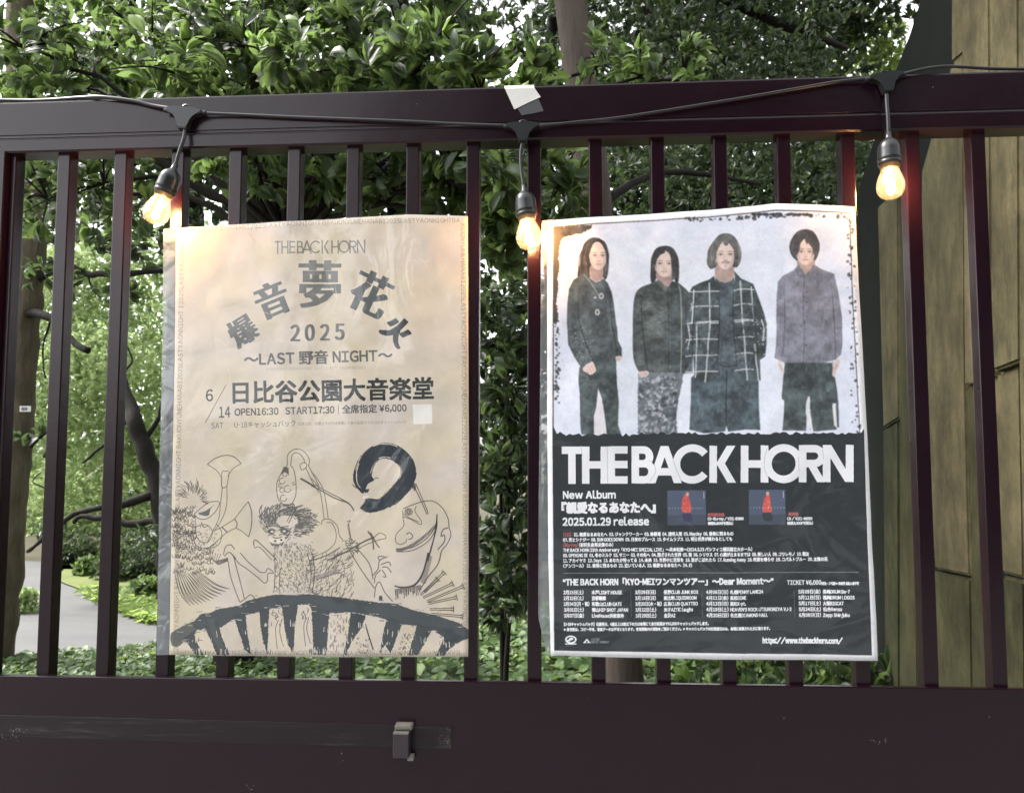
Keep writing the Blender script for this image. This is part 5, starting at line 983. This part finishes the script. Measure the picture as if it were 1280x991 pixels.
HOLES = [(12, 10, 22, 18), (112, 33, 9, 10), (138, 62, 8, 9), (55, 62, 8, 7), (300, 8, 8, 6), (395, 70, 8, 7), (540, 55, 8, 8), (215, 120, 5, 5), (560, 100, 7, 5), (170, 20, 6, 7), (480, 30, 6, 7), (24, 70, 7, 8), (690, 120, 6, 6)]
_hr = random.Random(21)
HOLES += [(_hr.gauss(624, 24), _hr.gauss(50, 24), _hr.uniform(5, 12), _hr.uniform(4, 9)) for _ in range(15)]+[(_hr.uniform(90, 170), _hr.uniform(20, 80), _hr.uniform(3, 8), _hr.uniform(3, 8)) for _ in range(12)]+[(_hr.uniform(180, 560), _hr.uniform(0, 90), _hr.uniform(2.5, 6), _hr.uniform(2.5, 6)) for _ in range(14)]+[(_hr.uniform(770, 990), _hr.uniform(5, 90), _hr.uniform(1.5, 4), _hr.uniform(1.5, 4)) for _ in range(10)]
def gaps(P, shrink=1.0):
    x, y, z = project(P); k = np.ones(len(P), bool)
    for cx, cy_, rx, ry in HOLES: k &= ((x-cx)/(rx*shrink))**2+((y-cy_)/(ry*shrink))**2 > 1
    return k
def clump(lv, c, r, k, m, L, tipr=.25, open_=1.0, up=.5, shrink=1.0, hole=True, shell=.35):
    """k sprigs of m leaves inside an ellipsoid c, r"""
    q = unit(NR.normal(size=(k, 3)))*(NR.random((k, 1))**shell); P = np.array(c)+q*np.array(r)
    out = unit(q*np.array([1, 1, .8])+np.array([0, -.15, up])+NR.normal(0, .45, (k, 3)))
    if hole: g_ = gaps(P, shrink); P, out, q = P[g_], out[g_], q[g_]; k = len(P)
    if k == 0: return
    tip = (NR.random(k) < tipr)*NR.random(k)
    a = unit(np.cross(out, NR.normal(size=(k, 3)))); b = np.cross(out, a)
    for j in range(m):
        t = 2*math.pi*j*.382*2.618+NR.random(k)*.9; s_ = (m-j)/m
        rad = a*np.cos(t)[:, None]+b*np.sin(t)[:, None]
        D = out*(.25+.75*(1-s_)*open_)[..., None] if hasattr(s_, '__len__') else out*(.30+.8*(1-s_)*open_)
        D = D+rad*(.55+.5*s_)-np.array([0, 0, .12]); Nn = out*1.0-rad*.35+NR.normal(0, .28, (k, 3))
        l = L*(.45+.75*NR.random(k))*(.75+.35*s_); lv.add(P-out*(L*.5*s_), D, Nn, l, l*(.34+.16*NR.random(k)), np.clip(.12+.5*NR.random(k)+tip*(1.25-s_*.6), 0, 1))
def foliage(tree, lv, mat, tv=LV, tf=LF, singles=0, smat=None):
    d = lv.cat(); P = d[0]
    if singles:
        x, y, z = project(P); vis = (x > 5) & (x < 1275) & (y > 0) & (y < 850) & ~((x > 205) & (x < 590) & (y > 262) & (y < 825)) & ~((x > 672) & (x < 1090) & (y > 255)) & ~((y > 108) & (y < 182))
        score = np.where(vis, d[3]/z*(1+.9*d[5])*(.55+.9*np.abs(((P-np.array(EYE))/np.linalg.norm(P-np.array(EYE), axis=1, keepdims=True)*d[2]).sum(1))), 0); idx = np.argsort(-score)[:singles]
        m = mesh('leaf', LV*(.5, 1, 1), [tuple(f) for f in LF]); m.materials.append(smat); m.polygons.foreach_set('use_smooth', [True]*len(m.polygons))
        base = Matrix.Translation(-tree.location)
        for i in idx:
            D, Nn, p, l, w = Vector(d[1][i]), Vector(d[2][i]), Vector(P[i]), d[3][i], d[4][i]; X = D.cross(Nn)
            o = bpy.data.objects.new('leaf', m); COL.objects.link(o); o.parent = tree; o.matrix_parent_inverse = base
            o.matrix_world = base@base.inverted()@Matrix(((X.x*w*2, D.x*l, Nn.x*l, p.x), (X.y*w*2, D.y*l, Nn.y*l, p.y), (X.z*w*2, D.z*l, Nn.z*l, p.z), (0, 0, 0, 1)))
            o.matrix_basis = Matrix(((X.x*w*2, D.x*l, Nn.x*l, p.x), (X.y*w*2, D.y*l, Nn.y*l, p.y), (X.z*w*2, D.z*l, Nn.z*l, p.z), (0, 0, 0, 1)))
        keep = np.ones(len(P), bool); keep[idx] = False; d = [a[keep] for a in d]
    return fill_mesh('foliage', d, tv, tf, mat, tree)
def branch(tree, pts, rad, mat, name='branch', seg=8, wob=.0):
    P = [Vector(p) for p in catmull([tuple(p) for p in pts], 5 if seg < 30 else 14)]
    if wob: P = [p+Vector((noise.noise(p*6+Vector((1, 0, 0))), noise.noise(p*6), noise.noise(p*6+Vector((0, 5, 0)))))*wob for p in P]
    bm = bmesh.new(); tube(bm, P, rad, seg); me = bm_mesh(bm, name)
    if 8 <= seg < 14:
        for v in me.vertices: v.co += v.normal*(noise.noise(v.co*14)*.010+noise.noise(v.co*45)*.003)*min(1, (max(rad) if hasattr(rad, '__len__') else rad)/.04)
    if seg >= 14:
        for v in me.vertices: v.co += v.normal*(noise.noise(v.co*7)*.022+noise.noise(Vector((v.co.x*26, v.co.y*26, v.co.z*9)))*.010)*(.35 if mat is BARK_P else 1)
    return link(name, me, mat, tree, True)
def px3(x, y, Y): return at(x, y, Y)
def twigs(tree, frm, cs, mat, r0=.018):     # limbs running from the trunk to each clump, then a spray of twigs
    for c, r in cs:
        mid = (Vector(frm)+Vector(c))/2+Vector((0, 0, .12)); branch(tree, [frm, mid, c], [r0, r0*.35], mat, wob=.05)
        bm = bmesh.new()
        for _ in range(9):
            e = Vector(c)+Vector((NR.normal(0, r[0]*.6), NR.normal(0, r[1]*.6), NR.normal(0, r[2]*.6))); tube(bm, [c, (Vector(c)+e)/2+Vector((0, 0, .03)), e], [.006, .002], 5, 3)
        link('twig', bm_mesh(bm, 'twig'), mat, tree)['kind'] = 'stuff'

# near glossy evergreen over the gate
tA = empty('evergreen_tree', (at(359, 845, 2.0).x, 2.0, 0), 'broad glossy evergreen with fresh light green shoots, hanging over the gate and the sepia poster', 'tree')
base = Vector((tA.location.x, 2.0, 0)); fork = at(350, 300, 1.9)
branch(tA, [base, at(359, 850, 2.0), at(352, 620, 2.0), at(352, 420, 1.95), fork], [.042, .041, .04, .04], BARK_D, 'trunk', 14)
lvA = Leaves(); cA = []
for x, y, Y, rx, rz, k in ((30, 60, 1.6, 95, 70, 110), (-40, 120, 2.0, 80, 80, 70), (110, 110, 2.0, 90, 50, 80), (190, 60, 1.9, 80, 65, 85), (240, 100, 1.35, 70, 30, 55), (310, 60, 1.6, 85, 60, 120), (390, 30, 1.7, 95, 60, 130), (385, 90, 1.3, 70, 30, 70),
        (470, 60, 1.5, 80, 55, 120), (520, 90, 1.3, 75, 35, 85), (600, 115, 1.35, 60, 22, 50), (560, 0, 1.9, 60, 45, 60), (665, 100, 1.5, 38, 26, 42), (480, -20, 2.0, 110, 50, 70), (250, -10, 2.1, 110, 50, 80), (120, 0, 2.3, 80, 45, 45),
        (130, 230, 2.0, 75, 55, 60), (60, 250, 2.2, 50, 50, 32), (330, 215, 1.7, 70, 45, 70), (420, 220, 1.7, 60, 45, 60), (490, 225, 1.6, 55, 40, 60), (560, 220, 1.5, 50, 45, 70), (632, 235, 1.3, 34, 55, 75), (632, 290, 1.45, 30, 40, 48), (700, 235, 1.6, 34, 50, 40), (800, 95, 2.0, 60, 20, 34), (745, 85, 2.2, 30, 20, 14), (855, 95, 1.9, 26, 16, 16)):
    c = at(x, y, Y); s_ = (Y+1.34)/FPX; r = (rx*s_, .35, rz*s_); cA.append((c, r))
    clump(lvA, c, r, int(k*1.05), 7, .086, .42 if y > 80 and y < 140 or x > 550 else .2, shrink=.95)
foliage(tA, lvA, LEAF_N, singles=300, smat=LEAF_NO); twigs(tA, fork, cA, BARK_D)

# thick ridged trunk at the far left with a small tag
t0 = empty('old_tree', (at(-10, 845, 3.75).x, 3.75, 0), 'old tree with ridged grey-brown trunk and a small tag, seen between the leftmost bars', 'tree')
branch(t0, [Vector((t0.location.x-.02, 3.75, 0)), at(-12, 845, 3.75), at(3, 700, 3.75), at(14, 560, 3.75), at(24, 440, 3.75), at(34, 330, 3.75), at(36, 200, 3.75), at(30, 0, 3.8), at(60, -300, 3.9)], [.15, .125, .122, .12, .118, .118, .115, .10, .07], BARK_O, 'trunk', 40)
for pts, rr in (([(45, 350, 3.75), (75, 330, 3.7), (110, 338, 3.6), (150, 342, 3.5), (212, 335, 3.4)], [.035, .022, .018]), ([(30, 400, 3.75), (62, 395, 3.6), (90, 425, 3.5), (112, 438, 3.45)], [.04, .02, .022]), ([(40, 560, 3.7), (60, 535, 3.7), (64, 550, 3.6), (50, 572, 3.6)], [.012, .01]),
        ([(40, 220, 3.7), (80, 150, 3.4), (140, 60, 3.0), (180, -40, 2.8)], [.05, .02]), ([(40, 260, 3.7), (-20, 200, 3.6), (-80, 100, 3.6)], [.05, .02]), ([(60, 400, 3.6), (52, 440, 3.6), (60, 470, 3.6)], [.008, .004]), ([(112, 338, 3.6), (118, 360, 3.6), (130, 375, 3.6)], [.006, .003])):
    branch(t0, [px3(*p) for p in pts], rr, BARK_D, wob=.04)
lv0 = Leaves()
for x, y, Y, rx, rz, k in ((60, 340, 3.5, 40, 25, 26), (130, 355, 3.3, 30, 16, 10), (160, 300, 3.4, 60, 35, 60), (90, 285, 3.5, 60, 30, 60), (20, 120, 3.6, 120, 90, 120), (150, 60, 3.2, 120, 80, 120), (60, -60, 3.6, 200, 80, 120), (60, 545, 3.6, 12, 14, 6), (190, 250, 3.3, 50, 50, 50)):
    c = at(x, y, Y); s_ = (Y+1.34)/FPX; clump(lv0, c, (rx*s_, .4, rz*s_), k, 6, .085, .08, shrink=1.0)
foliage(t0, lv0, LEAF_D)
tg = at(25, 507.5, 3.62); tg2 = at(38.5, 514.5, 3.62); bm = bmesh.new(); box(bm, tg.x, tg2.x, 3.618, 3.622, tg2.z, tg.z, .0005); tgo = empty('tree_tag', tg, 'small pale number tag on the old trunk at the far left', 'tag'); link('tag_plate', bm_mesh(bm, 'tag_plate'), LABEL, tgo)
bm = bmesh.new()
for k in range(4): box(bm, tg.x+.014+k*.011, tg.x+.021+k*.011, 3.6168, 3.618, tg2.z+.008, tg.z-.008)
link('tag_marks', bm_mesh(bm, 'tag_marks'), RUBBER, tgo)

# leaning smooth trunk rising over the gate, dark crown to the right
tB = empty('leaning_tree', (at(800, 560, 3.0).x, 3.0, 0), 'tree with smooth pinkish leaning trunk rising above the gate and a dark crown', 'tree')
branch(tB, [Vector((at(800, 560, 3.0).x, 3.0, 0)), at(781, 850, 3.0), at(768, 620, 3.0), at(755, 420, 3.0), at(743, 250, 3.0), at(727, 110, 3.0), at(712, 0, 3.0), at(690, -160, 3.0), at(700, -400, 3.1)], [.106, .102, .100, .098, .096, .094, .090, .088, .08], BARK_P, 'trunk', 20)
branch(tB, [at(745, 140, 3.05), at(725, 210, 3.1), at(708, 270, 3.3), at(690, 380, 3.4)], [.03, .05, .045], m_bark('grey_dead_bark', (.07, .07, .065), (.17, .165, .15)), wob=.03, seg=12); branch(tB, [at(712, 250, 3.2), at(738, 215, 3.1), at(748, 200, 3.1)], [.012, .006], BARK_P); branch(tB, [at(706, 225, 3.1), at(722, 215, 3.1), at(735, 232, 3.1)], [.012, .006], BARK_P)
branch(tB, [at(700, -80, 3), at(800, -60, 3.4), at(950, 20, 4.0), at(1060, 60, 4.4)], [.06, .02], BARK_D); branch(tB, [at(745, 260, 3), at(830, 215, 3.4), at(950, 230, 3.8)], [.03, .01], BARK_D)
lvB = Leaves()
for x, y, Y, rx, rz, k in ((820, 30, 3.8, 90, 60, 210), (800, 90, 4.2, 80, 40, 120), (900, 50, 4.2, 100, 60, 280), (960, 100, 3.9, 80, 35, 180), (900, -30, 4.0, 120, 60, 220), (1030, -20, 3.8, 90, 35, 200), (1000, 40, 4.4, 40, 30, 40), (700, 20, 4.2, 40, 60, 40), (650, -50, 4.0, 120, 50, 120),
        (800, 225, 4.2, 80, 60, 190), (880, 235, 4.4, 90, 60, 230), (970, 225, 4.4, 80, 60, 200), (1040, 225, 4.4, 50, 60, 130), (720, 240, 4.6, 60, 50, 90), (880, 330, 4.6, 200, 60, 150), (1080, 160, 4.6, 40, 30, 40)):
    c = at(x, y, Y); s_ = (Y+1.34)/FPX; clump(lvB, c, (rx*s_, .6, rz*s_), int(k*1.05), 6, .068, .10, shrink=.9, up=.1)
foliage(tB, lvB, LEAF_D, singles=0)

# garden trees behind: things one can tell apart by their place
def backtree(name, label, xy, trunk, limbs, cl, mat, L, tone=.1, k6=6, tv=KV, tf=KF, bark=BARK_D, cat='tree', hole=True, rad=(.12, .06), up=.3):
    t = empty(name, (xy[0], xy[1], 0), label, cat)
    if trunk: branch(t, [Vector((xy[0], xy[1], 0))]+[px3(*p) for p in trunk], rad, bark, 'trunk', 12, .03)
    for pts, rr in limbs: branch(t, [px3(*p) for p in pts], rr, bark, wob=.04)
    lv = Leaves()
    for x, y, Y, rx, rz, k in cl: c = at(x, y, Y); s_ = (Y+1.34)/FPX; clump(lv, c, (rx*s_, .3+.02*rx*s_, rz*s_), k, k6, L, tone, hole=hole, up=up, shrink=.8)
    foliage(t, lv, mat, tv, tf); return t
b = at(200, 560, 6.0)
backtree('crooked_tree', 'crooked dark-limbed tree beyond the path side bed, left of the sepia poster', (at(216, 560, 6).x, 6.0), [(212, 720, 6), (200, 620, 6), (180, 560, 6), (166, 520, 6), (150, 470, 6.2)],
    [([(200, 610, 6), (150, 632, 5.8), (100, 640, 5.7), (62, 668, 5.6), (36, 690, 5.6)], [.05, .025, .015]), ([(206, 640, 6), (240, 600, 6), (280, 560, 6)], [.05, .02]), ([(210, 655, 6), (160, 652, 6), (110, 645, 6), (92, 652, 6)], [.045, .02]), ([(178, 555, 6), (200, 520, 6), (210, 485, 6)], [.03, .012]), ([(165, 520, 6), (130, 560, 5.9), (104, 575, 5.9)], [.02, .012]),
     ([(60, 610, 5.8), (40, 600, 5.8), (52, 590, 5.8)], [.008, .006]), ([(150, 480, 6), (162, 450, 6), (156, 420, 6)], [.016, .006])],
    [(190, 670, 6.1, 40, 18, 30), (110, 668, 6.0, 50, 14, 26), (60, 660, 6.0, 26, 10, 12), (160, 620, 6.2, 30, 16, 10), (215, 665, 5.8, 34, 22, 40)], LEAF_D, .10)
for nm, lb, x, Y, cl, mt, L in (
    ('maple_tree', 'bright pale green tree far beyond the path, directly right of the old trunk', 143, 11, [(90, 400, 11, 110, 90, 1500), (150, 330, 11, 120, 60, 1000), (60, 500, 11, 90, 70, 1000), (150, 520, 11.5, 100, 80, 1300), (110, 640, 12, 140, 50, 900), (60, 672, 12, 120, 22, 500), (190, 660, 12, 80, 26, 400), (120, 470, 13, 160, 170, 2200), (90, 610, 11, 90, 50, 420), (30, 330, 11.5, 90, 70, 400), (120, 450, 10.4, 80, 50, 420), (210, 400, 11.5, 60, 90, 500), (200, 580, 11.5, 70, 60, 400)], LEAF_F, .10),
    ('maple_tree', 'pale green tree far back, mostly hidden behind the sepia poster', 380, 12, [(300, 350, 12, 110, 90, 500), (420, 400, 12, 150, 120, 600), (330, 560, 12, 150, 110, 600), (560, 420, 12.5, 90, 120, 400)], LEAF_F, .11),
    ('tall_tree', 'yellow-green tree in the distance above the rail left of the slab wall', 1060, 10, [(1050, 55, 10, 90, 45, 800), (1100, 90, 10.5, 40, 40, 300), (980, 80, 10.5, 70, 30, 200), (1060, 210, 10, 90, 70, 300), (860, 240, 11, 160, 70, 380), (950, 380, 11, 200, 120, 500)], LEAF_Y, .11)):
    backtree(nm, lb, (at(x, 560, Y).x, Y), [(x, 560, Y), (x+6, 420, Y)], [], cl, mt, L, .3)
lv = Leaves()
far = tag(bpy.data.objects.new('holder', None), None); bpy.data.objects.remove(far)
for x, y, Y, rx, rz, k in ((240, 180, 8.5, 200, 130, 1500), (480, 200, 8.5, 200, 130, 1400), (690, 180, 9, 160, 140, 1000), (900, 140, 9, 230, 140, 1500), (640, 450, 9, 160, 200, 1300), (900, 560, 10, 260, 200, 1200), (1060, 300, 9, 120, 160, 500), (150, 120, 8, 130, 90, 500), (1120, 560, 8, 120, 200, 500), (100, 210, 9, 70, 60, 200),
        (350, 20, 9, 330, 110, 1900), (850, 20, 9.5, 260, 110, 2300), (1090, -20, 9, 90, 60, 500), (860, 225, 8, 190, 60, 1300), (1050, 225, 7.5, 60, 60, 400), (380, 210, 7.5, 180, 50, 700), (640, 250, 7.5, 50, 60, 250), (60, 40, 9, 70, 60, 120)):
    c = at(x, y, Y); s_ = (Y+1.34)/FPX; clump(lv, c, (rx*s_, 1.0, rz*s_), k, 6, .15, .05, shrink=1.0, shell=.5)
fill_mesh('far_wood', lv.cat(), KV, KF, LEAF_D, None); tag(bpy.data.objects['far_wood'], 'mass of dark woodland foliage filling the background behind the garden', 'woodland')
lv = Leaves()
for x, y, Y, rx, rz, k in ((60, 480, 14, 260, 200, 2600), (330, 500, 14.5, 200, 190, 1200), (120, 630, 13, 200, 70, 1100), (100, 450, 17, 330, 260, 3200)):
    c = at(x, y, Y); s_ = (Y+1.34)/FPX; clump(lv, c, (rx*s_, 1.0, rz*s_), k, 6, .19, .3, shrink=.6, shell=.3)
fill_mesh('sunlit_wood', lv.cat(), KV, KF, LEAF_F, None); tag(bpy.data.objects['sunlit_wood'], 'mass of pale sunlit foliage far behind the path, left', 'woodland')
# trunks carrying that wood
for i, (x, Y, w) in enumerate(((250, 9.0, .16), (500, 8.8, .14), (690, 9.4, .15), (905, 9.2, .17), (-120, 9.2, .16))):
    lab = ['hidden behind the middle of the sepia poster', 'hidden behind the right of the sepia poster', 'behind the gap right of the sepia poster', 'behind the middle of the tour poster', 'out beyond the left edge of the gate'][i]
    t = empty('woodland_tree', (at(x, 560, Y).x, Y, 0), 'bare dark woodland trunk '+lab, 'tree'); branch(t, [Vector((t.location.x, Y, 0)), at(x+5, 420, Y), at(x-8, 200, Y), at(x+12, -100, Y)], [w, w*.8, w*.5], BARK_D, 'trunk', 12, .05)

# shrubs close behind the gate
def shrub(name, label, cl, mat, L, tip, m=7, tv=LV, tf=LF, singles=0, Y0=3.0, x0=630, cat='shrub'):
    t = empty(name, (at(x0, 560, Y0).x, Y0, 0), label, cat); lv = Leaves(); bm = bmesh.new()
    for x, y, Y, rx, rz, k in cl:
        c = at(x, y, Y); s_ = (Y+1.34)/FPX; clump(lv, c, (rx*s_, .3, rz*s_), k, m, L, tip, hole=False); tube(bm, [t.location, (t.location+c)/2+Vector((0, 0, .1)), c], [.02, .006], 6, 4)
    link('stem', bm_mesh(bm, 'stem'), BARK_D, t, True); foliage(t, lv, mat, tv, tf, singles, LEAF_NO); return t
shrub('camellia_shrub', 'dark leafy shrub filling the gap between the two posters', [(632, 400, 2.4, 60, 60, 120), (640, 480, 2.3, 55, 55, 90), (625, 560, 2.5, 50, 60, 90), (640, 640, 2.4, 45, 50, 70), (625, 700, 2.5, 45, 50, 66), (640, 745, 2.5, 40, 36, 50)], LEAF_D, .085, .22, singles=120)
shrub('laurel_shrub', 'dark glossy shrub low behind the bottom right of the tour poster', [(900, 850, 2.9, 50, 30, 50), (960, 845, 2.9, 50, 34, 60), (1030, 845, 3.0, 50, 34, 66), (1085, 838, 3.1, 30, 40, 40), (1100, 870, 3.2, 26, 40, 30)], LEAF_N, .10, .08, Y0=3.0, x0=1000)
for lb, x, y, Y, rx, rz, k, mt in (('small round pale green bush at the near left edge of the path', 32, 768, 5.6, 16, 26, 90, LEAF_F), ('dark green bush by the bend of the path', 92, 696, 8.6, 34, 30, 420, LEAF_D), ('pale green round bush beyond the bend of the path', 108, 716, 7.7, 15, 12, 110, LEAF_G), ('wide dark bush at the back of the verge', 165, 708, 7.6, 46, 34, 420, LEAF_D),
        ('leafy bush on the verge beside the left edge of the sepia poster', 186, 738, 6.3, 22, 16, 120, LEAF_G), ('tall dark bush behind the verge left of the sepia poster', 165, 690, 8.8, 40, 34, 200, LEAF_D), ('broad green bush hidden behind the bottom of the sepia poster', 270, 730, 7.5, 60, 40, 220, LEAF_G)):
    t = empty('garden_bush', (at(x, y, Y).x, Y, 0), lb, 'bush'); lv = Leaves(); s_ = (Y+1.34)/FPX; c = at(x, y, Y)
    clump(lv, c, (rx*s_, rx*s_, rz*s_), k, 6, .075, .2, hole=False); clump(lv, (c.x, c.y, max(.12, c.z*.45)), (rx*s_*.9, rx*s_*.9, max(.12, c.z*.5)), k, 6, .075, .1, hole=False)
    foliage(t, lv, mt, KV, KF); bm = bmesh.new(); tube(bm, [(c.x, Y, 0), (c.x, Y, max(.1, c.z))], [.03, .015], 6); link('stem', bm_mesh(bm, 'stem'), BARK_D, t)
# dark trees and hedge added unseen behind the camera to darken the paint's reflections
for i, (x, y, z, rx, rz) in enumerate(((-1.6, -9.5, 4.8, 1.3, 4.8), (-.4, -8.6, 4.8, 1.6, 4.8), (2.2, -9, 4.5, 2.4, 5), (6.5, -9.5, 5, 2.8, 5), (11.5, -8, 5, 3.2, 5), (9, -3.5, 4, 1.8, 4.2))):
    t = empty('added_dark_tree', (x, y, 0), 'unseen dark tree added behind the camera to darken reflections in the gate paint, '+('first', 'second', 'third', 'fourth', 'fifth', 'last')[i]+' from the left', 'tree'); branch(t, [(x, y, 0), (x+.1, y, 2), (x, y, z)], [.2, .15, .08], BARK_D, 'trunk', 10)
    lv = Leaves(); clump(lv, (x, y, z), (rx, 1.2, rz), 1500, 6, .55, .05, hole=False, shell=.8); foliage(t, lv, LEAF_D, KV, KF)
t = empty('added_dark_hedge', (3, -10.5, 0), 'unseen dark hedge added behind the camera to darken reflections in the gate paint', 'hedge'); lv = Leaves()
for x in range(-3, 16, 2): clump(lv, (x, -10.5, .7), (1.4, .6, 1.1), 160, 6, .4, .05, hole=False, shell=.8)
foliage(t, lv, LEAF_D, KV, KF)
# high crowns added above the view, unseen, to shade the wall and undergrowth
for i, (x, y, z, rx, ry) in enumerate(((-2.2, 2.8, 8.0, 2.6, 1.8), (3.2, 4.6, 8.0, 2.8, 2.4), (1.2, 8.6, 11.0, 3.4, 2.4), (6.4, 7.0, 9.5, 2.8, 3.0))):
    t = empty('added_canopy_tree', (x, y+1, 0), 'tall unseen tree added above the view to shade the wall and garden, '+('left front', 'right front', 'middle back', 'far right')[i], 'tree')
    branch(t, [(x, y+1, 0), (x+.05, y+1, 3), (x, y+.4, z)], [.14, .10, .05], BARK_D, 'trunk', 10); lv = Leaves(); clump(lv, (x, y, z), (rx, ry, 1.4), 1700, 6, .32, .1, hole=False, shell=.6); foliage(t, lv, LEAF_D, KV, KF)
# ground cover
def cover(name, label, quad, n, L, mat, h, tip, cat, tv=LV, tf=LF, upright=.3):
    q = [atg(*p) for p in quad]; u, v = NR.random(n), NR.random(n); Q = [np.array(p) for p in q]
    P = ((1-u)*(1-v))[:, None]*Q[0]+(u*(1-v))[:, None]*Q[1]+(u*v)[:, None]*Q[2]+((1-u)*v)[:, None]*Q[3]
    hh = np.array([noise.noise(Vector((p[0]*1.6, p[1]*1.6, 3)))*.5+.6 for p in P]); P[:, 2] = h*hh*(.35+.65*NR.random(n)**.5)
    a = NR.random(n)*6.283; D = np.stack([np.cos(a), np.sin(a), NR.normal(upright*.3, .35, n)], 1); Nn = np.stack([NR.normal(0, .35, n), NR.normal(-.25, .3, n), np.ones(n)], 1)
    lv = Leaves(); l = L*(.5+.8*NR.random(n)); lv.add(P, D, Nn, l, l*(.62+.2*NR.random(n)), np.clip(.1+.55*NR.random(n)+(NR.random(n) < tip)*.5*NR.random(n), 0, 1))
    fill_mesh(name, lv.cat(), tv, tf, mat, None); return tag(bpy.data.objects[name], label, cat)
cover('rough_grass', 'tufted yellow-green grass on the verge beside the path', [(330, 788), (180, 779), (100, 742), (330, 742)], 6000, .09, LEAF_Y, .05, .5, 'grass', KV, KF, 1.6)
cover('ivy_bed', 'dense ivy ground cover between the gate and the park path', [(-260, 905), (470, 905), (470, 806), (-260, 840)], 13000, .052, LEAF_G, .16, .2, 'ground cover')
cover('leafy_ground_cover', 'pale leafy plants along the gate foot below the gap and the tour poster', [(430, 930), (1110, 930), (1110, 770), (430, 770)], 9000, .08, LEAF_G, .24, .45, 'ground cover')
